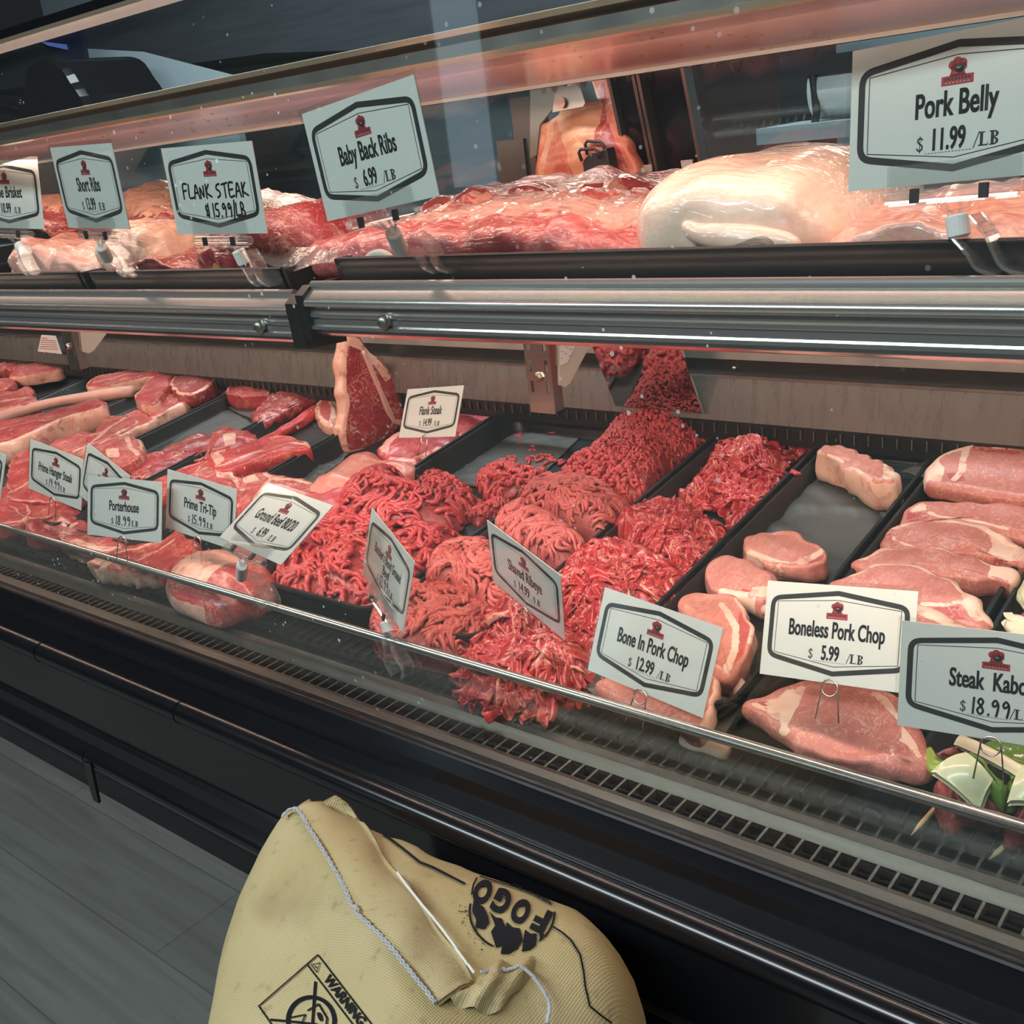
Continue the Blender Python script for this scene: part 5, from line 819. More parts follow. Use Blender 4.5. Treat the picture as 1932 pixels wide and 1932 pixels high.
pk = pack('pork_shoulder_pack', [(1590, 462), (1608, 430), (1640, 405), (1700, 374), (1780, 362), (1850, 354), (1932, 346), (2050, 350), (2150, 380)], .83, .105, 'wrapped_pork', 'knobbly pink wrapped pork beside the pork belly under its sign', seed=7, wob=.006, n=80, rough=45, dks=[(-1.1, -.80, 150, 300), (-.72, -.62, 190, 230)])
pack('brisket_pack', [(-80, 395), (0, 384), (78, 376), (110, 366), (150, 374), (190, 388), (230, 408), (262, 440)], .90, .10, 'wrapped_beef', 'wrapped brisket with pink fat behind the short ribs sign', seed=8, fats=[(-.2, .9, 60, 120), (.3, .9, 190, 250)], wob=.005, bot=[(-80, 440), (80, 445), (150, 455), (262, 460)])
pack('pork_pack', [(46, 475), (62, 452), (90, 440), (140, 455), (200, 462), (232, 478), (250, 505)], .79, .062, 'wrapped_pork', 'pinkish grey wrapped cut low in front below the short ribs sign', seed=9, wob=.004)
pack('fat_covered_pack', [(205, 372), (235, 352), (300, 345), (360, 350), (440, 366), (520, 376), (580, 388), (640, 410)], 1.03, .10, 'wrapped_fat', 'fat-covered wrapped cut at the back behind the two middle signs', seed=10, wob=.004, fats=[(-1, 1, 70, 130)])
pack('short_rib_pack', [(228, 420), (260, 400), (320, 392), (380, 396), (430, 410), (470, 440)], .92, .07, 'wrapped_beef', 'red wrapped short ribs between the two middle signs', seed=11, wob=.004, fats=[(-.9, .5, 80, 120)])
pk = pack('rolled_fat_pack', [(220, 470), (228, 448), (246, 428), (280, 411), (312, 408), (336, 420), (355, 446), (368, 475)], .80, .06, 'wrapped_fat', 'white wrapped roll of fat twisted shut below the flank sign', seed=12, wob=.0045, rough=55)
pack('dark_short_rib_pack', [(226, 496), (260, 488), (320, 480), (370, 478), (410, 492), (432, 512)], .765, .045, 'wrapped_beef', 'dark greyish wrapped cut lying under the white roll of fat', seed=13, wob=.003)
M['yellow'] = plain('yellow_fat', (.74, .45, .10), .3, var=.2, scale=30, coat=.6)
mb = MB(); P = arr([on_axis(x, y, 1, .755) for x, y in ((372, 462), (436, 458), (440, 478), (430, 518), (408, 520), (380, 480))]); n = len(P); mb.add(list(P) + list(P + [0, .02, 0]), [tuple(range(n)), tuple(range(n, 2 * n))[::-1]] + [(i, n + i, n + (i + 1) % n, (i + 1) % n) for i in range(n)])
tag(mb.build('yellow_fat_slab', M['yellow'], bevel=.003), 'yellow slab of wrapped fat streaked with red beside the flank sign clip', 'wrapped meat')
pk = pack('flank_pack', [(432, 470), (450, 440), (490, 412), (540, 396), (590, 380), (625, 372), (660, 400), (690, 450)], .83, .09, 'wrapped_beef', 'large dark red wrapped flank between the flank and baby back ribs signs', seed=14, wob=.005, fats=[(-.7, .2, 50, 78)], n=70, rough=45)
film(pk, ([(470, 470), (520, 505), (590, 505), (640, 490)], [(460, 452), (520, 470), (590, 462), (650, 452)]), .728, 15, amp=.004)
# orange-pink slab added for a pork reflection behind the bracket, black binder clip, notice at the back
n_ = np.array([0, -1.0, .25]); n_ /= np.linalg.norm(n_)
M['reflected_meat'] = meat('reflected_orange_pork', (.72, .22, .12), (.66, .13, .08), (.84, .44, .25), dark=(.42, .05, .04), marble=.6, mscale=24, mwidth=.07, rough=.4)
cut('reflected_pork', [(1016, 240), (1050, 214), (1060, 165), (1100, 150), (1142, 140), (1160, 200), (1182, 270), (1200, 345), (1110, 360), (1020, 352), (1010, 300)], 0, .03, 'reflected_meat', 'orange-pink slab added as pork reflection with pale fat streaks behind the canopy bracket', 'meat cut', plane=(np.array([-.9, 1.275, 1.25]), n_), seed=80, fats=[('line', [(1046, 210), (1040, 260), (1020, 340)], .006), ('line', [(1062, 215), (1085, 270), (1100, 345)], .010), ('blob', [(1070, 210), (1120, 150), (1140, 200), (1130, 270), (1095, 290)])], darks=[('line', [(1140, 160), (1140, 230), (1132, 270)], .004), ('blob', [(1150, 230), (1195, 340), (1140, 345), (1135, 290)]), ('line', [(1050, 220), (1046, 250), (1028, 330)], .002)], dome=.01, lump=.004)
t = thing('binder_clip', on_axis(1120, 330, 1, 1.235), 'black binder clip with two raised wire handles standing before the orange slab', 'binder clip')
mb = MB(); a = [on_axis(x, y, 1, 1.225) for x, y in ((1099, 306), (1104, 298), (1112, 290), (1128, 288), (1144, 279), (1151, 315), (1148, 328), (1102, 332))]; b = [q + [0, .02, 0] for q in a]; n = len(a)
mb.add(a + b, [tuple(range(n)), tuple(range(n, 2 * n))[::-1]] + [(i, n + i, n + (i + 1) % n, (i + 1) % n) for i in range(n)]); mb.build('body', M['darkmetal'], t, bevel=.001)
for pts, yy in (([(1098, 304), (1092, 288), (1095, 282), (1122, 281), (1128, 286), (1131, 300)], 1.22), ([(1108, 292), (1104, 272), (1108, 266), (1134, 268), (1139, 274), (1141, 290)], 1.245)):
    mb = MB(); mb.tube([on_axis(*q, 1, yy) for q in pts], .0022, 8); mb.build('handle', M['darkmetal'], t, smooth=True)
t = thing('notice', on_axis(95, 668, 1, 1.395), 'small white notice printed in red standing at the back left', 'notice'); mb = MB(); P = [on_axis(*q, 1, 1.395) for q in ((78, 632), (104, 634), (116, 668), (71, 663))]; mb.add(P + [q + [0, .002, 0] for q in P], [(0, 1, 2, 3), (7, 6, 5, 4), (0, 4, 5, 1), (1, 5, 6, 2), (2, 6, 7, 3), (3, 7, 4, 0)]); mb.build('sheet', M['card'], t)
mb = MB()
for k in range(6):
    y = 637 + k * 4; x0 = 79 - k * .8; x1 = (90 if k == 0 else 103 + k * 1.2) ; a, b = on_axis(x0, y, 1, 1.394), on_axis(x1, y + 1.5, 1, 1.394); h = np.array([0, 0, .0016]); mb.add([a, b, b - h, a - h], [(0, 3, 2, 1)])
mb.build('red_print', M['red'], t)
t = thing('bracket_label', on_axis(1070, 690, 0, -.962), 'white printed label stuck on the shelf bracket by the slotted upright', 'label'); mb = MB(); P = [on_axis(*q, 0, -.963) for q in ((1056, 646), (1088, 646), (1070, 684), (1056, 690))]; mb.add(P + [q + [.0008, 0, 0] for q in P], [(0, 1, 2, 3), (7, 6, 5, 4), (0, 4, 5, 1), (1, 5, 6, 2), (2, 6, 7, 3), (3, 7, 4, 0)]); mb.build('sheet', M['card'], t)
mb = MB()
for k in range(7):
    x, y = 1059 + (k % 3) * 8 - k * .6, 650 + k * 4.2; a, b = on_axis(x, y, 0, -.9620), on_axis(x + 6, y, 0, -.9620); h = np.array([0, 0, .0010]); mb.add([a, b, b - h, a - h], [(0, 3, 2, 1)])
mb.build('grey_print', M['grey_ink'], t)

# ------------------------------------------------ kabobs
M['onion'] = plain('onion_layer', (.60, .64, .40), .32, var=.10, scale=20, coat=.3)
M['onion2'] = plain('onion_inner', (.66, .62, .44), .35, var=.12, scale=20, coat=.2)
M['pepper'] = plain('green_pepper', (.09, .20, .03), .25, var=.35, scale=30, coat=.5)
M['pepper2'] = plain('cut_green_pepper', (.30, .40, .07), .4, var=.25, scale=30)
M['kbeef'] = meat('kabob_beef', (.24, .05, .045), (.17, .03, .03), (.42, .18, .15), marble=.6, mscale=120, mwidth=.06, bump=.6)
M['bamboo'] = plain('bamboo', (.66, .48, .25), .55, var=.12, scale=8, stretch=(8, 8, 80))
def stick(par, P, r=.0024):
    mb = MB(); P = [deck_hit(x, y, w) for x, y, w in P]; t0 = P[0] + (P[1] - P[0]) * .28; mb.tube([P[0], t0] + P[1:], [r * .15, r] + [r] * (len(P) - 1), 8); mb.build('skewer_stick', M['bamboo'], par, smooth=True)
kk = dict(tags=False)
def petal(par, name, C, w, bulge, th, mat, k=14):
    a, b, c, d = [deck_hit(x, y, w_) for (x, y), w_ in zip(C, w)]; s_ = np.linspace(0, 1, k); T_ = []
    for t in s_:
        for u in s_: T_.append((a * (1 - u) + b * u) * (1 - t) + (d * (1 - u) + c * u) * t + (NW * bulge - DW * bulge * .5) * (math.sin(math.pi * (.12 + .76 * t)) - .37) + NW * bulge * .35 * math.sin(math.pi * u))
    T_ = arr(T_); ce = T_.mean(0); B_ = T_ - NW * th + DW * th * .4; m_ = k * k
    F1 = [(i * k + j, i * k + j + 1, (i + 1) * k + j + 1, (i + 1) * k + j) for i in range(k - 1) for j in range(k - 1)]; rim = [i for i in range(k)] + [i * k + k - 1 for i in range(1, k)] + [(k - 1) * k + i for i in range(k - 2, -1, -1)] + [i * k for i in range(k - 2, 0, -1)]; n = len(rim)
    o = mk(name, np.vstack([T_, B_]), F1 + [tuple(q + m_ for q in f[::-1]) for f in F1] + [(rim[i], rim[(i + 1) % n], m_ + rim[(i + 1) % n], m_ + rim[i]) for i in range(n)], M[mat], par)
    b_ = o.modifiers.new('bevel', 'BEVEL'); b_.width = .0012; b_.segments = 2; b_.limit_method = 'ANGLE'; return o
t = thing('steak_kabob', deck_hit(1800, 1480, -.03), 'steak kabob of onion, green pepper and beef, its stick tip towards the grille', 'kabob', 'steak kabobs')
stick(t, [(1719, 1576, -.045), (1780, 1508, -.028), (1850, 1450, -.008), (1930, 1390, 0)])
cut('beef_chunk', [(1757, 1512), (1764, 1490), (1772, 1468), (1800, 1466), (1822, 1486), (1838, 1512), (1840, 1526), (1810, 1530), (1780, 1530)], -.004, .03, 'kbeef', '', parent=t, seed=90, dome=.008, wob=.003, rnd=.01, **kk)
petal(t, 'onion_piece', [(1760, 1456), (1821, 1420), (1874, 1474), (1848, 1530)], (.022, .030, .022, .002), .012, .005, 'onion')
cut('pepper_slice', [(1819, 1420), (1832, 1411), (1850, 1424), (1872, 1446), (1896, 1470), (1892, 1488), (1874, 1474), (1850, 1452)], .024, .03, 'pepper', '', parent=t, seed=92, dome=.003, **kk)
cut('pepper_slice', [(1746, 1416), (1756, 1406), (1766, 1422), (1784, 1426), (1800, 1424), (1790, 1434), (1765, 1441), (1752, 1432)], .006, .018, 'pepper2', '', parent=t, seed=93, **kk)
cut('beef_chunk', [(1766, 1420), (1780, 1408), (1802, 1405), (1826, 1412), (1818, 1424), (1790, 1430)], .012, .03, 'kbeef', '', parent=t, seed=94, dome=.006, wob=.003, **kk)
petal(t, 'onion_piece', [(1800, 1404), (1814, 1386), (1930, 1446), (1918, 1464)], (.016, .022, .020, .014), .006, .005, 'onion2')
cut('beef_chunk', [(1872, 1490), (1896, 1470), (1906, 1490), (1898, 1512), (1876, 1520), (1864, 1508)], .0, .028, 'kbeef', '', parent=t, seed=96, dome=.006, wob=.003, **kk)
cut('pepper_slice', [(1862, 1402), (1900, 1392), (1960, 1400), (1960, 1452), (1920, 1446), (1888, 1420)], .016, .02, 'pepper', '', parent=t, seed=97, dome=.005, **kk)
t = thing('steak_kabob', deck_hit(1930, 1520, -.03), 'steak kabob cut off by the right edge, its stick tip below the glass bead', 'kabob', 'steak kabobs')
stick(t, [(1866, 1622, -.045), (1916, 1578, -.03), (1990, 1510, -.01)])
cut('beef_chunk', [(1897, 1540), (1906, 1515), (1926, 1502), (1960, 1505), (1990, 1540), (1970, 1580), (1920, 1572), (1900, 1560)], -.002, .03, 'kbeef', '', parent=t, seed=98, dome=.008, wob=.003, rnd=.01, **kk)
petal(t, 'onion_piece', [(1903, 1512), (1928, 1446), (2005, 1470), (1985, 1530)], (.016, .028, .022, .004), .012, .005, 'onion')
cut('pepper_slice', [(1902, 1470), (1908, 1455), (1920, 1456), (1914, 1480), (1906, 1500), (1898, 1490)], .012, .02, 'pepper', '', parent=t, seed=100, **kk)
t = thing('steak_kabob', deck_hit(1935, 1150, -.03), 'steak kabob further back at the right edge beside the pork chops, only onion showing', 'kabob', 'steak kabobs')
stick(t, [(1890, 1240, -.03), (1940, 1150, -.02), (1990, 1060, -.02)])
cut('onion_piece', [(1900, 1152), (1908, 1168), (1926, 1172), (1960, 1160), (1980, 1185), (1932, 1196), (1906, 1180)], .012, .012, 'onion2', '', parent=t, seed=101, dome=.006, **kk)
cut('onion_piece', [(1921, 1118), (1928, 1096), (1950, 1080), (1985, 1090), (1975, 1135), (1940, 1145), (1924, 1136)], .02, .014, 'onion', '', parent=t, seed=102, dome=.008, **kk)
cut('beef_chunk', [(1905, 1170), (1925, 1150), (1965, 1145), (1975, 1172), (1930, 1184)], .006, .028, 'kbeef', '', parent=t, seed=103, dome=.006, **kk)
# ------------------------------------------------ price signs
SW, SH = .145, .09
_txt = {}
def text_poly(s, bold=.02):
    """outline text turned into flat triangles, cap height 1, natural width"""
    if (s, bold) in _txt: return _txt[(s, bold)]
    cu = bpy.data.curves.new('t', 'FONT'); cu.body = s; cu.offset = bold; cu.resolution_u = 4; ob = bpy.data.objects.new('t', cu); COL.objects.link(ob)
    dg = bpy.context.evaluated_depsgraph_get(); dg.update(); me = bpy.data.meshes.new_from_object(ob.evaluated_get(dg)); V = arr([v.co[:2] for v in me.vertices]) if len(me.vertices) else np.zeros((0, 2)); F = [tuple(p.vertices) for p in me.polygons]
    bpy.data.objects.remove(ob); bpy.data.curves.remove(cu); bpy.data.meshes.remove(me)
    _txt[(s, bold)] = (V, F); return V, F
CAPH = float(text_poly('H', 0)[0][:, 1].max())
class Print2D:                                # flat print collected in 2-D, several inks
    def __init__(s): s.V = []; s.F = []; s.M = []
    def add(s, V, F, mi=0): b = len(s.V); s.V += [tuple(v) for v in V]; s.F += [tuple(i + b for i in f) for f in F]; s.M += [mi] * len(F)
    def text(s, t, x, y, cap, width=None, bold=.03, mi=0, align='c'):
        if bold > .025:
            for dx in (-.0002, .0002): s.text(t, x + dx, y, cap, width, .02, mi, align)
            return
        V, F = text_poly(t, bold)
        if not len(V): return
        V = V.copy(); w = V[:, 0].max() - V[:, 0].min(); V[:, 0] -= V[:, 0].min(); k = cap / CAPH; kx = (width / w) if width else k
        V[:, 0] *= kx; V[:, 1] *= k; V[:, 0] += x - (V[:, 0].max() / 2 if align == 'c' else 0); V[:, 1] += y; s.add(V, F, mi)
    def poly(s, P, mi=0): s.add(P, [tuple(range(len(P)))], mi)
    def line(s, P, w, mi=0, closed=False, cap=True):
        P = arr(P); n = len(P)
        for i in range(n if closed else n - 1):
            a, b = P[i], P[(i + 1) % n]; d = b - a; L = np.linalg.norm(d)
            if L < 1e-9: continue
            d /= L; q = np.array([-d[1], d[0]]) * w / 2; s.poly([a - q, b - q, b + q, a + q], mi)
        if cap:
            for p in P: s.poly([p + w / 2 * np.array([math.cos(t), math.sin(t)]) for t in np.linspace(0, 2 * math.pi, 9)[:-1]], mi)
    def ring(s, P, w, mi=0):                  # mitred closed band
        P = arr(P); n = len(P); A, B = [], []
        for i in range(n):
            d0 = P[i] - P[i - 1]; d1 = P[(i + 1) % n] - P[i]; d0 /= np.linalg.norm(d0); d1 /= np.linalg.norm(d1); m_ = np.array([-(d0 + d1)[1], (d0 + d1)[0]]); m_ /= np.linalg.norm(m_); c = max(.3, m_ @ np.array([-d0[1], d0[0]]))
            A.append(P[i]); B.append(P[i] + m_ * w / c)
        s.add(A + B, [(i, (i + 1) % n, n + (i + 1) % n, n + i) for i in range(n)], mi)
def circ(x, y, rx, ry=None, n=18, a0=0, a1=360): return [(x + rx * math.cos(math.radians(t)), y + (ry or rx) * math.sin(math.radians(t))) for t in np.linspace(a0, a1, n + 1)[:-1]]
def hexa(ix, iy, rc):                         # elongated six-sided frame with rounded side corners, counter-clockwise
    hx, t, b, sy0, sy1 = SW / 2 - ix, SH * .445 - iy, -SH * .43 + iy, -SH * .30 + iy * .55, SH * .345 - iy * .55
    P = []
    for (px, py), prev, nxt, rounded in (((-hx, sy0), (-hx, sy1), (0, b), 1), ((0, b), (-hx, sy0), (hx, sy0), 0), ((hx, sy0), (0, b), (hx, sy1), 1), ((hx, sy1), (hx, sy0), (0, t), 1), ((0, t), (hx, sy1), (-hx, sy1), 0), ((-hx, sy1), (0, t), (-hx, sy0), 1)):
        p = np.array([px, py])
        if not rounded or rc == 0: P.append(p); continue
        u = arr(prev) - p; v_ = arr(nxt) - p; u /= np.linalg.norm(u); v_ /= np.linalg.norm(v_)
        for k in np.linspace(0, 1, 6): P.append((1 - k) ** 2 * (p + u * rc) + 2 * k * (1 - k) * p + k * k * (p + v_ * rc))
    return P
HAND = {'F': [[(.05, 0), (.15, 1), (.65, 1.05)], [(.12, .55), (.5, .6)]], 'L': [[(.1, 1), (0, .1), (.55, .08)]], 'A': [[(0, 0), (.35, 1), (.62, .02)], [(.12, .38), (.5, .42)]], 'N': [[(0, 0), (.06, .75), (.4, .1), (.5, .85)]], 'K': [[(.05, 0), (.1, .95)], [(.5, .95), (.12, .42), (.7, .08)]],
        'S': [[(.5, .95), (.15, .85), (.08, .6), (.4, .45), (.45, .18), (.1, .02)]], 'T': [[(.3, 0), (.35, .95)], [(0, .9), (.7, 1)]], 'E': [[(.6, 1), (.1, .95), (.05, .05), (.6, .1)], [(.08, .5), (.5, .55)]], '1': [[(.25, 0), (.3, 1)]], '5': [[(.6, 1), (.2, .95), (.15, .58), (.5, .5), (.52, .2), (.3, .02), (.05, .08)]],
        '9': [[(.5, .8), (.3, 1), (.1, .8), (.2, .58), (.5, .75), (.5, .4), (.4, 0)]], '8': [[(.35, .55), (.12, .75), (.3, 1), (.5, .8), (.3, .5), (.08, .25), (.28, 0), (.52, .2), (.35, .55)]], '2': [[(.05, .75), (.3, 1), (.5, .72), (.05, .02), (.6, .05)]], '.': [[(.12, .0), (.14, .06)]], '/': [[(0, -.15), (.3, 1.2)]],
        'B': [[(.08, 0), (.1, 1), (.42, .9), (.38, .6), (.1, .52), (.5, .4), (.5, .1), (.08, 0)]], '$': [[(.5, .8), (.2, .85), (.12, .6), (.45, .45), (.45, .2), (.1, .15)], [(.5, 1), (.45, .0)], [(.18, .9), (.2, .1)]]}
ADV = {'1': .5, '.': .32, '/': .42, ' ': .55, 'L': .68, 'N': .72, '$': .95}
def hand(pr, s, x, y, h, w, wd=.0011, slope=0, mi=0):
    for ch in s:
        for st in HAND.get(ch, []):
            P = arr([(x + a * w, y + b * h + slope * x) for a, b in st]); pr.line(catmull(P, 4 * len(P), False)[0] if len(P) > 2 else P, wd, mi)
        x += ADV.get(ch, .8) * w
def serif_LB(pr, x, y, h, mi=0):
    pr.line([(x, y - .1 * h), (x + .42 * h, y + 1.05 * h)], h * .07, mi, cap=False); x += .36 * h
    pr.poly([(x + .12 * h, y), (x + .34 * h, y), (x + .34 * h, y + h), (x + .12 * h, y + h)], mi); pr.poly([(x, y), (x + .72 * h, y), (x + .72 * h, y + .30 * h), (x + .66 * h, y + .09 * h), (x, y + .09 * h)], mi); pr.poly([(x, y + h), (x, y + .92 * h), (x + .48 * h, y + .92 * h), (x + .48 * h, y + h)], mi)
    x += .82 * h; pr.poly([(x + .10 * h, y), (x + .32 * h, y), (x + .32 * h, y + h), (x + .10 * h, y + h)], mi)
    for c_, r_ in ((.76, .24), (.26, .26)):
        a = [(x + .3 * h + .36 * h * math.cos(t), y + c_ * h + r_ * h * math.sin(t)) for t in np.linspace(-1.57, 1.57, 9)]; b = [(x + .3 * h + .16 * h * math.cos(t), y + c_ * h + r_ * .68 * h * math.sin(t)) for t in np.linspace(-1.57, 1.57, 9)]
        pr.add(a + b, [(i, i + 1, 9 + i + 1, 9 + i) for i in range(8)], mi)
    for yy in (y, y + .92 * h): pr.poly([(x, yy), (x + .36 * h, yy), (x + .36 * h, yy + .08 * h), (x, yy + .08 * h)], mi)
def sdollar(pr, x, y, h, mi=0):
    P = catmull(arr([(.46, .78), (.36, .92), (.18, .9), (.09, .74), (.2, .58), (.38, .44), (.46, .26), (.34, .08), (.14, .08), (.05, .24)]) * h + [x, y], 30, False)[0]; pr.line(P, h * .12, mi, cap=False); pr.line([(x + .27 * h, y - .12 * h), (x + .27 * h, y + 1.1 * h)], h * .06, mi, cap=False)
def emblem(pr, x, y, w):                      # red banner with a dark bull's head under a red chef's hat
    pr.poly([(x - w * .5, y - w * .02), (x + w * .5, y - w * .02), (x + w * .5, y + w * .25), (x + w * .26, y + w * .26), (x + w * .15, y + w * .30), (x - w * .15, y + w * .30), (x - w * .26, y + w * .26), (x - w * .5, y + w * .25)], 0)
    pr.poly([(x - w * .26, y + w * .22), (x + w * .26, y + w * .22), (x + w * .16, y + w * .5), (x - w * .18, y + w * .5)], 0)
    for cx, cy, r in ((-.17, .56, .13), (-.02, .64, .14), (.14, .58, .14), (.16, .48, .12), (-.12, .48, .1)): pr.poly(circ(x + cx * w, y + cy * w, r * w), 0)
def emblem_dark(pr, x, y, w):
    pr.poly(circ(x + .04 * w, y + .45 * w, .15 * w, .13 * w), 0); pr.poly([(x - .1 * w, y + .44 * w), (x + .02 * w, y + .30 * w), (x + .16 * w, y + .32 * w), (x + .18 * w, y + .46 * w)], 0); pr.poly(circ(x + .19 * w, y + .5 * w, .06 * w), 0)
    V, F = text_poly('B C E S O R', .0)
    for k in range(8): pr.poly([(x - w * .40 + k * w * .105, y + w * .12), (x - w * .335 + k * w * .105, y + w * .12), (x - w * .335 + k * w * .105, y + w * .20), (x - w * .40 + k * w * .105, y + w * .20)], 0)
def emblem_light(pr, x, y, w):
    for k in range(7): pr.poly([(x - w * .38 + k * w * .115, y + w * .035), (x - w * .32 + k * w * .115, y + w * .035), (x - w * .32 + k * w * .115, y + w * .065), (x - w * .38 + k * w * .115, y + w * .065)], 0)
    pr.line([(x - .04 * w, y + .44 * w), (x + .0 * w, y + .5 * w), (x + .03 * w, y + .43 * w), (x + .08 * w, y + .49 * w)], w * .018, 0, cap=False)
M['pale_ink'] = plain('printed_pale', (.55, .42, .40), .55)
def place2d(pr, z, name, mats, par):
    V = [(x, y, z) for x, y in pr.V]; return mk(name, V, pr.F, mats, par, smooth=False, fm=pr.M, local=True)
def cw(o, par): o.parent = par; o.matrix_parent_inverse = par.matrix_basis.inverted(); return o
def sign(c, xa, ya, title, price, label, hand_price=False, mount='pin', all_hand=False, anchor=None, two=None, side=0, blank=False):
    xa = arr(xa); ya = arr(ya); za = np.cross(xa, ya); c = arr(c) + EYE
    t = thing('price_sign', (0, 0, 0), label, 'price sign', 'hexagon-framed price signs')
    t.matrix_basis = Matrix(((xa[0], ya[0], za[0], c[0]), (xa[1], ya[1], za[1], c[1]), (xa[2], ya[2], za[2], c[2]), (0, 0, 0, 1)))
    mb = MB(); mb.box((-SW / 2, -SH / 2, -.0004), (SW / 2, SH / 2, .0004)); mb.build('card', M['card'], t, local=True)
    mb = MB(); mb.box((-SW / 2 - .003, -SH / 2 - .002, .0009), (SW / 2 + .003, SH / 2 + .004, .0012)); mb.build('plastic_sleeve', M['sleeve'], t, local=True)
    pr = Print2D(); pr.ring(hexa(.0055, .0, .010), .0046); pr.ring(hexa(.0128, .0085, 0), .0006); place2d(pr, .0005, 'printed_frame', M['ink'], t)
    ew = .0205; ey = SH * .155
    pr = Print2D(); emblem(pr, 0, ey, ew); e = place2d(pr, .00052, 'emblem', M['red'], t)
    pr = Print2D(); emblem_dark(pr, 0, ey, ew); place2d(pr, .00058, 'bull_head', M['ink'], e)
    pr = Print2D(); emblem_light(pr, 0, ey, ew); place2d(pr, .00064, 'banner_lettering', M['pale_ink'], e)
    pr = Print2D(); yb = -SH * .275
    if blank:
        pr.text('Top Sirloin' if 0 else 'T - ', -.012, -SH * .02, .0115, .020)
    elif all_hand:
        hand(pr, 'FLANK STEAK', -.050, -.008, .0145, .0126, .0023); hand(pr, '$15.99/LB', -.018, -.0275, .0135, .0107, .0022)
    else:
        if two:
            pr.text(title, 0, .002, .0115, .088); pr.text(two, .0, -.0125, .0115, .022); yb = -SH * .315
        else: pr.text(title, 0, -.0040, .0146, .0049 * len(title) + .004)
        sdollar(pr, -.0250, yb + .0004, .0088)
        if hand_price: hand(pr, price, -.0175, yb, .0130, .0098, .0018)
        else: pr.text(price, -.0035, yb + .0004, .0128, .0040 * len(price) + .001)
        for k in range(14): x = -.019 + k * .0022; pr.poly([(x, yb - .0016), (x + .0013, yb - .0016), (x + .0013, yb - .0012), (x, yb - .0012)])
        serif_LB(pr, .0122, yb - .0002, .0084)
    place2d(pr, .00056, 'lettering', M['pen'] if all_hand else M['ink'], t)
    B = c - ya * SH / 2
    if mount == 'pin':
        r = .0078; P = [(-.0115, -SH / 2 - .034)] + [(r * math.cos(a), -SH / 2 - .004 + r * math.sin(a)) for a in np.linspace(math.pi * 1.03, -.1 - math.pi * 1.95, 26)] + [(.0115, -SH / 2 - .034)]
        mb = MB(); mb.tube([(x, y, .0028 + .0012 * i / len(P)) for i, (x, y) in enumerate(P)], .0007, 6); mb.build('wire_pin', M['wire'], t, smooth=True, local=True)
    elif mount == 'clip':
        yy_ = B[1] * .55 + anchor * .45; J = on_axis(*side[0], 1, yy_); J2 = on_axis(*side[1], 1, yy_ * .5 + anchor * .5); j0 = B - ya * .007; d = J2 - J; d /= np.linalg.norm(d)
        mb = MB(); p = [B + xa * sx * .043 + ya * yy + za * zz for zz in (.0018, .0035) for sx, yy in ((-1, -.006), (1, -.006), (1, .013), (-1, .013))]; mb.hexa(p)
        mb.tube([j0 - xa * .045, j0 + xa * .045], .0042, 10); mb.tube([j0 - xa * .043 - ya * .004 + za * .003, j0 + xa * .043 - ya * .004 + za * .003], .0026, 8)
        clip = cw(mb.build('sign_clip', M['acryl'], None, smooth=False), t)
        mb = MB()
        for sx in (-1, 1):
            q = j0 + xa * sx * .0225; p = [q + xa * a * .0028 + ya * b * .0045 + za * e for e in (.0042, .0066) for a, b in ((-1, -1), (1, -1), (1, 1), (-1, 1))]; mb.hexa(p)
        o = mb.build('spring_clasp', M['darkmetal'], None); o.parent = clip; o.matrix_parent_inverse = (t.matrix_basis @ clip.matrix_parent_inverse @ clip.matrix_basis).inverted()
        mb = MB()
        for sx, e in ((-.016, -.004), (.016, .004), (-.006, -.003), (.006, .003)): mb.tube([j0 + xa * sx - ya * .002, J + xa * e], .0012, 6)
        mb.tube([J - d * .002, J + d * .006], .003, 8); cw(mb.build('swivel_arm', M['acryl'], None), t)
        mb = MB(); q0, q1 = J + d * .001, J2; mb.tube([q0, q0 + d * .001, q1 - d * .001, q1], [.0062, .0072, .0072, .0062], 18); cw(mb.build('swivel_barrel', M['nylon'], None, smooth=False), t)
        # two sprung leaves that bite the edge
        mb = MB(); pts = (((0, 0), (.010, -.009), (.016, -.018), (.028, -.0225)), ((.010, .014), (.021, .002), (.031, -.017), (.046, -.0225))) if anchor < .73 else (((-.002, 0), (.005, -.018), (.001, -.034), (.010, -.050)), ((.016, .002), (.017, -.016), (.030, -.036), (.026, -.050)))
        for P in pts:
            P = [np.array([J2[0] + a, anchor - .004 if a_ else (J2[1] + anchor) / 2, J2[2] + b]) for a_, (a, b) in enumerate(P)]
            Pc = catmull(arr(P), 16, False)[0]; wv = np.array([.001, .0085, 0.0]); Tn = np.gradient(Pc, axis=0); Tn /= np.linalg.norm(Tn, axis=1)[:, None]; nv = np.cross(Tn, wv); nv /= np.linalg.norm(nv, axis=1)[:, None]
            V = np.vstack([Pc - wv + nv * .0009, Pc + wv + nv * .0009, Pc + wv - nv * .0009, Pc - wv - nv * .0009]); k = 16; F = [(a * k + i, a * k + i + 1, b * k + i + 1, b * k + i) for i in range(k - 1) for a, b in ((0, 1), (1, 2), (2, 3), (3, 0))] + [(0, k, 2 * k, 3 * k), (k - 1, 4 * k - 1, 3 * k - 1, 2 * k - 1)]
            mb.add(V, F)
            for e in (-1, 1): mb.tube([p + wv * e for p in Pc], .0013, 6)
            for i in range(2, 12, 2): mb.tube([Pc[i] - wv * .8, Pc[i] + wv * .8], .0008, 5)
        cw(mb.build('grip_leaf', M['acryl'], None, smooth=False), t)
    return t
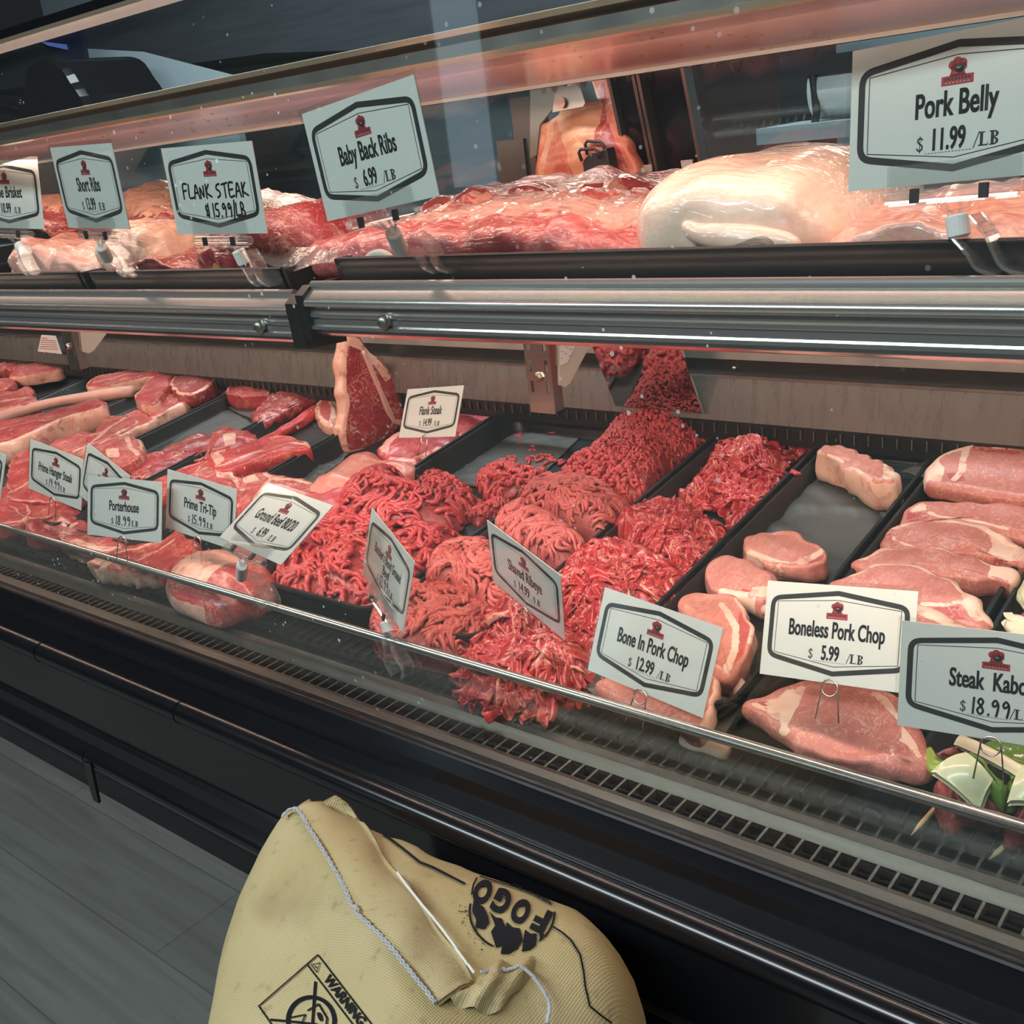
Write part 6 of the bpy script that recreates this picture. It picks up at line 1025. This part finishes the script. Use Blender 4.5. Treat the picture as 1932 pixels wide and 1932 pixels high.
POSE = {
'brisket': ((-1.5068, 0.7417, -0.0079), (0.9847, 0.1567, -0.0757), (0.0548, 0.1336, 0.9895)),
'short': ((-1.1586, 0.6661, -0.0100), (0.9974, -0.0603, -0.0399), (0.0399, -0.0003, 0.9992)),
'flankh': ((-0.9786, 0.7011, -0.0270), (0.9976, 0.0598, -0.0336), (0.0336, 0.0004, 0.9994)),
'baby': ((-0.6684, 0.6351, -0.0078), (0.9933, -0.0522, 0.1026), (-0.1028, -0.0012, 0.9947)),
'belly': ((-0.2326, 0.7296, -0.0224), (0.9922, -0.1179, 0.0407), (-0.0218, 0.1573, 0.9873)),
'flank': ((-1.2823, 1.2716, -0.4507), (0.9924, -0.0363, 0.1176), (-0.0819, 0.5187, 0.8510)),
'hanger': ((-1.7487, 0.8152, -0.4684), (0.9776, 0.0918, -0.1896), (0.1644, 0.2300, 0.9592)),
'porter': ((-1.4308, 0.7536, -0.4662), (0.9658, 0.2558, -0.0417), (-0.0378, 0.2984, 0.9537)),
'tritip': ((-1.3106, 0.8044, -0.4681), (0.9869, 0.0960, -0.1298), (0.1056, 0.2244, 0.9687)),
'ground': ((-0.9852, 0.6965, -0.4010), (0.9878, -0.1549, -0.0146), (0.1414, 0.8551, 0.4988)),
'butcher': ((-0.8800, 0.7636, -0.4688), (0.8855, -0.4345, -0.1647), (0.2525, 0.1523, 0.9555)),
'shaved': ((-0.7360, 0.8410, -0.4876), (0.9354, -0.2936, -0.1970), (0.1608, -0.1429, 0.9766)),
'bonein': ((-0.5344, 0.7889, -0.5068), (0.9936, -0.0934, -0.0642), (0.0942, 0.3653, 0.9261)),
'boneless': ((-0.3627, 0.8353, -0.4721), (0.9936, -0.0011, 0.1132), (-0.0997, 0.4657, 0.8793)),
'kab': ((-0.2112, 0.7901, -0.4628), (0.9856, 0.1691, 0.0039), (-0.0416, 0.2198, 0.9747)),
'hidden': ((-1.5388, 0.7875, -0.4542), (0.9624, -0.1275, -0.2398), (0.2667, 0.2764, 0.9233)),
'sliver': ((-1.9288, 0.7602, -0.4612), (0.9598, 0.1818, -0.2141), (0.1439, 0.3363, 0.9307)),
}
RIM = lambda x, dz=0: (x, .716, -.103 + dz)
S = lambda k, *a, **kw: sign(*POSE[k], *a, **kw)
S('brisket', 'Prime Brisket', '10.99', 'Prime Brisket price sign cut off by the left edge', mount='clip', anchor=.716, side=((36, 461), (48, 484)))
S('short', 'Short Ribs', '13.99', 'Short Ribs price sign clipped to the upper shelf', mount='clip', anchor=.716, side=((190, 464), (203, 488)))
S('flankh', '', '', 'handwritten FLANK STEAK price sign in marker on the upper shelf', all_hand=True, mount='clip', anchor=.716, side=((448, 470), (462, 498)))
S('baby', 'Baby Back Ribs', '6.99', 'tilted Baby Back Ribs price sign clipped before the rib racks', mount='clip', anchor=.716, side=((741, 437), (756, 472)))
S('belly', 'Pork Belly', '11.99', 'large Pork Belly price sign at the upper right edge', mount='clip', anchor=.716, side=((1804, 402), (1810, 447)))
S('flank', 'Flank Steak', '14.99', 'printed Flank Steak price sign pinned in a flank steak beside the T-bone')
S('hanger', 'Prime Hanger Steak', '19.99', 'Prime Hanger Steak price sign turned away at the lower left', hand_price=True)
S('porter', 'Porterhouse', '18.99', 'Porterhouse price sign standing in a steak by the low glass', hand_price=True)
S('tritip', 'Prime Tri-Tip', '15.99', 'Prime Tri-Tip price sign standing in the tri-tip roast', hand_price=True)
S('ground', 'Ground Beef 80/20', '6.99', 'glaring Ground Beef 80/20 price sign tipped back on a clip', mount='clip', anchor=.749, side=((457, 1066), (456, 1089)))
S('butcher', "Butcher's Blend Ground", '12.99', "narrow-looking Butcher's Blend Ground Beef price sign turned sideways", hand_price=True, two='Beef', mount='clip', anchor=.749, side=((727, 1170), (733, 1192)))
S('shaved', 'Shaved Ribeye', '14.99', 'Shaved Ribeye price sign turned sideways between ground beef and ribeye')
S('bonein', 'Bone In Pork Chop', '12.99', 'Bone In Pork Chop price sign')
S('boneless', 'Boneless Pork Chop', '5.99', 'Boneless Pork Chop price sign with a glint on its sleeve')
S('kab', 'Steak  Kabobs', '18.99', 'Steak Kabobs price sign cut off by the right edge', hand_price=True)
S('hidden', '', '', 'price sign half hidden behind the Porterhouse sign, only its emblem showing', blank=True)
S('sliver', 'Rib Steak' if 0 else '', '', 'sliver of a price sign at the left edge beside the hanger sign', blank=True)
# ------------------------------------------------ tan woven sack leaning on the case
M['sack'] = None
mt, nt, p, N, L = newmat('tan_woven_sack'); M['sack'] = mt; setp(p, rough=.48, spec=.4)
tc = N.new('ShaderNodeTexCoord')
def _n(s, d, stretch=None):
    n = N.new('ShaderNodeTexNoise'); n.inputs['Scale'].default_value = s; n.inputs['Detail'].default_value = d
    if stretch: mp = N.new('ShaderNodeMapping'); mp.inputs['Scale'].default_value = stretch; mp.inputs['Rotation'].default_value = (0, 0, .6); L.new(tc.outputs['Object'], mp.inputs[0]); L.new(mp.outputs[0], n.inputs[0])
    else: L.new(tc.outputs['Object'], n.inputs[0])
    return n.outputs['Fac']
def _mix(f, a, b):
    r = N.new('ShaderNodeMix'); r.data_type = 'RGBA'; L.new(f, r.inputs['Factor'])
    for k, x in ((6, a), (7, b)):
        if isinstance(x, tuple): r.inputs[k].default_value = (*x, 1)
        else: L.new(x, r.inputs[k])
    return r.outputs[2]
def _mr(x, a, b, c=0, d=1): r = N.new('ShaderNodeMapRange'); r.inputs[1].default_value = a; r.inputs[2].default_value = b; r.inputs[3].default_value = c; r.inputs[4].default_value = d; L.new(x, r.inputs[0]); return r.outputs[0]
c1 = _mix(_mr(_n(6, 4), .35, .65), (.48, .385, .185), (.54, .455, .25))
c1 = _mix(_mr(_n(11, 6), .55, .72, 0, .55), c1, (.30, .225, .105))
c1 = _mix(_mr(_n(90, 5), .60, .75, 0, .45), c1, (.16, .13, .08)); L.new(c1, p.inputs['Base Color'])
b1 = N.new('ShaderNodeBump'); b1.inputs['Strength'].default_value = .35; b1.inputs['Distance'].default_value = .001; ad = N.new('ShaderNodeMath'); ad.operation = 'ADD'
wv = N.new('ShaderNodeTexWave'); wv.inputs['Scale'].default_value = 190; wv.bands_direction = 'X'; L.new(tc.outputs['Object'], wv.inputs[0]); wv2 = N.new('ShaderNodeTexWave'); wv2.inputs['Scale'].default_value = 190; wv2.bands_direction = 'Y'; L.new(tc.outputs['Object'], wv2.inputs[0])
L.new(wv.outputs['Fac'], ad.inputs[0]); L.new(wv2.outputs['Fac'], ad.inputs[1]); L.new(ad.outputs[0], b1.inputs['Height']); L.new(b1.outputs[0], p.inputs['Normal'])
BC = np.array([-.535, .395])
_foot = catmull(arr([(-.768, .48), (-.71, .516), (-.64, .525), (-.44, .525), (-.38, .498), (-.362, .43), (-.39, .33), (-.45, .27), (-.52, .245), (-.605, .255), (-.68, .322), (-.742, .405)]), 160)[0] - BC
_r0, _r1 = np.array([-.70, .468]), np.array([-.44, .345])       # ridge of the folded top
bag_lv = [(1.0, -1.246), (1.01, -1.2), (1.03, -1.0), (1.03, -.85), (1.03, -.75), (1.02, -.70), (1.0, -.66), (.98, -.635), (.95, -.613), (.91, -.597), (.86, -.585), (.79, -.575), (.71, -.568), (.62, -.563), (.53, -.560), (.44, -.558), (.35, -.557), (.26, -.556), (.17, -.555), (.08, -.555)]
nb = 160; tt_ = np.linspace(0, 2 * math.pi, nb, endpoint=False); w1, w2, w3 = Sines(21, 14, 7, 3), Sines(22, 34, 7, 3), Sines(23, 8, 5, 3); V = []
for s, z in bag_lv:
    q = BC + _foot * s; P = np.column_stack([q, np.full(nb, zc(z))])
    rd = seg_dist(q, _r0, _r1); P[:, 2] += .020 * np.exp(-(rd / .035) ** 2) * np.clip((z + .72) / .1, 0, 1)
    side_ = (q - _r0) @ np.array([-(_r1 - _r0)[1], (_r1 - _r0)[0]]) / np.linalg.norm(_r1 - _r0)      # + towards the case
    P[:, 2] -= np.clip((z + .72) / .1, 0, 1) * (np.clip(-side_ - .02, 0, 1) * .16 + np.clip(side_ - .06, 0, 1) * .04)
    a = .0045 * w3(P) + .0045 * (.9 - np.abs(w1(P))) + .0016 * (.8 - np.abs(w2(P)))
    P[:, 2] += a; d = P[:, :2] - BC; P[:, :2] += d / (np.linalg.norm(d, axis=1)[:, None] + 1e-6) * (a * .6)[:, None]; V.append(P)
k = len(bag_lv); V = np.vstack(V + [V[-1].mean(0)[None]])
F = [(i * nb + j, i * nb + (j + 1) % nb, (i + 1) * nb + (j + 1) % nb, (i + 1) * nb + j) for i in range(k - 1) for j in range(nb)] + [((k - 1) * nb + j, (k - 1) * nb + (j + 1) % nb, k * nb) for j in range(nb)] + [tuple(range(nb))[::-1]]
sack = thing('paper_sack', (BC[0], BC[1], .004), 'tan woven charcoal sack with black print leaning on the black case front', 'sack')
so = mk('sack_body', V, F, M['sack'], sack)
from mathutils.bvhtree import BVHTree
tree = BVHTree.FromPolygons(V.tolist(), [f for f in F if len(f) < 5])
def on_bag(x, y, off=.0006):
    r = ray(x, y); r = r / np.linalg.norm(r); h = tree.ray_cast(Vector(EYE), Vector(r))
    if h[0] is None:
        best = None
        for t in np.linspace(.5, 1.2, 60):
            q = tree.find_nearest(Vector(EYE + r * t)); d = q[3]
            if best is None or d < best[0]: best = (d, EYE + r * t)
        return best[1]
    n = arr(h[1]); n = n if n @ (EYE - arr(h[0])) > 0 else -n
    return arr(h[0]) + n * off
def decal(pr, name, mat, off=.0014):
    """print shapes drawn flat, then laid on the sack's surface"""
    bm = bmesh.new(); vs = [bm.verts.new((x, y, 0)) for x, y in pr.V]
    for f in pr.F:
        try: bm.faces.new([vs[i] for i in f])
        except ValueError: pass
    bmesh.ops.triangulate(bm, faces=bm.faces[:])
    for _ in range(3):
        ed = [e for e in bm.edges if e.calc_length() > 9]
        if not ed: break
        bmesh.ops.subdivide_edges(bm, edges=ed, cuts=1)
    bmesh.ops.triangulate(bm, faces=bm.faces[:])
    bm.verts.index_update(); P = [on_bag(v.co.x, v.co.y, off) for v in bm.verts]; FF = [tuple(v.index for v in f.verts) for f in bm.faces]; bm.free()
    return mk(name, P, FF, mat, sack, smooth=False)
M['print'] = plain('black_sack_print', (.008, .010, .014), .6, spec=.15)
def txt(pr, s, x, y, ux, h, w, bold=.03):
    V_, F_ = text_poly(s, bold); V_ = V_.copy(); V_[:, 0] -= V_[:, 0].min(); wd = V_[:, 0].max(); u = arr(ux) / np.linalg.norm(ux); up = np.array([u[1], -u[0]]); P = arr([x, y]) + V_[:, :1] / wd * w * u + V_[:, 1:2] / CAPH * h * up; pr.add(P, F_)
pr = Print2D()
pr.line([(724, 1577), (760, 1604), (792, 1630), (816, 1639), (845, 1654), (876, 1670)], 4.5); decal(pr, 'printed_border_line', M['print'])
pr = Print2D(); pr.line([(1043, 1751), (1060, 1762), (1076, 1776), (1093, 1802), (1100, 1835), (1103, 1862), (1111, 1899), (1130, 1915), (1151, 1930)], 3.5)
decal(pr, 'printed_border_line', M['print'])
pr = Print2D()                                # round emblem, upside down from here: four letters in a band, flames under them
E0 = np.array([966, 1722]); 
for a0, a1 in ((118, 190), (2, 40)): pr.line([E0 + 80 * np.array([math.cos(math.radians(a)), math.sin(math.radians(a)) * .92]) for a in np.linspace(a0, a1, 24)], 4)
pr.line([(899, 1660), (893, 1672), (890, 1690)], 3.5); pr.line([(905, 1656), (1000, 1686), (1038, 1706)], 2.5)
for ch, (x, y), w_ in (('F', (1042, 1728), 30), ('O', (1006, 1712), 36), ('G', (970, 1693), 36), ('O', (934, 1675), 36)): txt(pr, ch, x, y, (-.89, -.45), 40, w_ * .92, .06)
txt(pr, 'PREMIUM HARDWOOD', 1043, 1706, (-.87, -.48), 6.5, 84, .02)
for P in ([(893, 1702), (912, 1714), (918, 1724), (911, 1736), (921, 1733), (923, 1744), (913, 1756), (897, 1753), (907, 1745), (898, 1738), (891, 1722)], [(922, 1722), (934, 1733), (946, 1735), (952, 1748), (944, 1760), (956, 1757), (958, 1770), (946, 1786), (936, 1791), (943, 1776), (936, 1764), (926, 1760), (934, 1749), (930, 1738)], [(956, 1742), (966, 1752), (980, 1754), (984, 1766), (974, 1780), (986, 1777), (976, 1792), (958, 1802), (944, 1802), (958, 1794), (966, 1784), (962, 1770), (968, 1762)], [(990, 1756), (1000, 1764), (1012, 1764), (1012, 1776), (1002, 1786), (1010, 1786), (998, 1794), (984, 1798), (992, 1788), (994, 1778), (998, 1770)], [(1016, 1762), (1026, 1764), (1024, 1774), (1016, 1780), (1018, 1770)]): pr.poly(P)
g = np.random.default_rng(9)
for _ in range(30): a = g.uniform(2.2, 3.4); r_ = g.uniform(84, 100); pr.poly(circ(E0[0] + r_ * math.cos(a), E0[1] + r_ * .92 * math.sin(a), g.uniform(.6, 1.6), n=6))
decal(pr, 'round_emblem', M['print'])
pr = Print2D()                                # warning box
u = np.array([.617, .787]); 
pr.line([(602, 1803), (490, 1900)], 2.5); pr.line([(602, 1803), (702, 1932), (735, 1975)], 2.5); pr.line([(582, 1822), (668, 1934), (700, 1975)], 2.5); pr.line([(490, 1900), (512, 1932), (540, 1970)], 2.5)
txt(pr, 'WARNING', 611, 1849, u, 17, 112, .035)
pr.line([(589, 1822), (606, 1818), (600, 1836)], 1.3, closed=True); pr.line([(596, 1824), (600, 1828)], 1.6)
O_ = np.array([589, 1927]); pr.line([O_ + 44 * np.array([math.cos(a), math.sin(a)]) for a in np.linspace(0, 6.2832, 40)[:-1]], 7.5, closed=True)
pr.line([(597, 1855), (589, 1960)], 4.5); pr.line([(513, 1926), (560, 1930), (600, 1934)], 4.5); pr.line([(583, 1908), (603, 1896), (619, 1922), (617, 1940)], 3); pr.line([(548, 1922), (578, 1916), (570, 1936)], 2.5); pr.poly(catmull(arr([(600, 1914), (606, 1912), (611, 1925), (606, 1928)]), 14)[0])
decal(pr, 'warning_print', M['print'])
# sewn top: folded flap, chain stitch, white thread
Lf = [(546, 1545), (566, 1541), (590, 1575), (614, 1613), (654, 1679), (682, 1732), (724, 1778), (772, 1842), (818, 1902)]; Rt = [(632, 1500), (652, 1512), (668, 1534), (684, 1560), (724, 1622), (764, 1668), (800, 1720), (845, 1785), (892, 1858)]
A = catmull(arr(Lf), 40, False)[0]; B = catmull(arr(Rt), 40, False)[0]; V2 = []
for i in range(40):
    for j, t in enumerate(np.linspace(0, 1, 8)):
        q = A[i] * (1 - t) + B[i] * t; V2.append(on_bag(q[0], q[1], .0035 + .004 * math.sin(t * math.pi) + .0018 * math.sin(i * .5 + t * 3)))
V2 = arr(V2); nn_ = np.array([-.1, -.45, .88]); m_ = len(V2); F2 = [(i * 8 + j, (i + 1) * 8 + j, (i + 1) * 8 + j + 1, i * 8 + j + 1) for i in range(39) for j in range(7)]; rim = [i * 8 for i in range(40)] + [39 * 8 + j for j in range(1, 8)] + [i * 8 + 7 for i in range(38, -1, -1)] + [j for j in range(6, 0, -1)]
F3 = [(rim[i], rim[(i + 1) % len(rim)], m_ + rim[(i + 1) % len(rim)], m_ + rim[i]) for i in range(len(rim))]
mk('sewn_flap', np.vstack([V2, V2 - nn_ * .004]), F2 + [tuple(q + m_ for q in f[::-1]) for f in F2] + F3, M['sack'], sack)
M['thread'] = plain('grey_thread', (.40, .43, .46), .6, var=.3, scale=300); M['white_thread'] = plain('white_thread', (.72, .72, .68), .6)
def stitch(P, r, name, mat, amp, off):
    P = catmull(arr(P), 160, False)[0]; W = arr([on_bag(x, y, off) for x, y in P]); T = np.gradient(W, axis=0); T /= np.linalg.norm(T, axis=1)[:, None] + 1e-9; S_ = np.cross(T, [0, 0, 1.0]); mb = MB()
    for ph in ((0, math.pi) if amp else (0,)): mb.tube(W + S_ * (amp * np.sin(np.arange(160) * .9 + ph))[:, None], r, 6)
    return mb.build(name, mat, sack, smooth=True)
stitch([(540, 1550), (548, 1540), (562, 1537), (578, 1556), (614, 1613), (654, 1679), (682, 1732), (724, 1778), (772, 1842), (818, 1902)], .0009, 'chain_stitch', M['thread'], .0011, .006)
stitch([(746, 1666), (772, 1700), (812, 1748), (847, 1795), (888, 1852)], .0011, 'white_seam_thread', M['white_thread'], 0, .0085)
stitch([(897, 1856), (930, 1850), (962, 1842), (975, 1838), (1000, 1858), (1022, 1890), (1027, 1910), (1020, 1940)], .0009, 'loose_thread_tail', M['thread'], .0008, .012)
# corner of the sack folded over beside the flap
Fo = [(885, 1862), (905, 1836), (940, 1818), (975, 1822), (1002, 1808), (1010, 1830), (990, 1860), (960, 1885), (930, 1915), (880, 1905), (845, 1890)]
O2 = catmull(arr(Fo), 60)[0]; ce = O2.mean(0); V3 = []
for t in (1, .85, .65, .45, .25, .1):
    for q in O2: r_ = ce + (q - ce) * t; V3.append(on_bag(r_[0], r_[1], .002 + .012 * (1 - t ** 2) + .003 * math.sin(r_[0] * .12 + r_[1] * .07)))
V3.append(on_bag(ce[0], ce[1], .014)); F4 = [(i * 60 + j, i * 60 + (j + 1) % 60, (i + 1) * 60 + (j + 1) % 60, (i + 1) * 60 + j) for i in range(5) for j in range(60)] + [(300 + j, 300 + (j + 1) % 60, 360) for j in range(60)]
mk('folded_corner', V3, F4, M['sack'], sack)
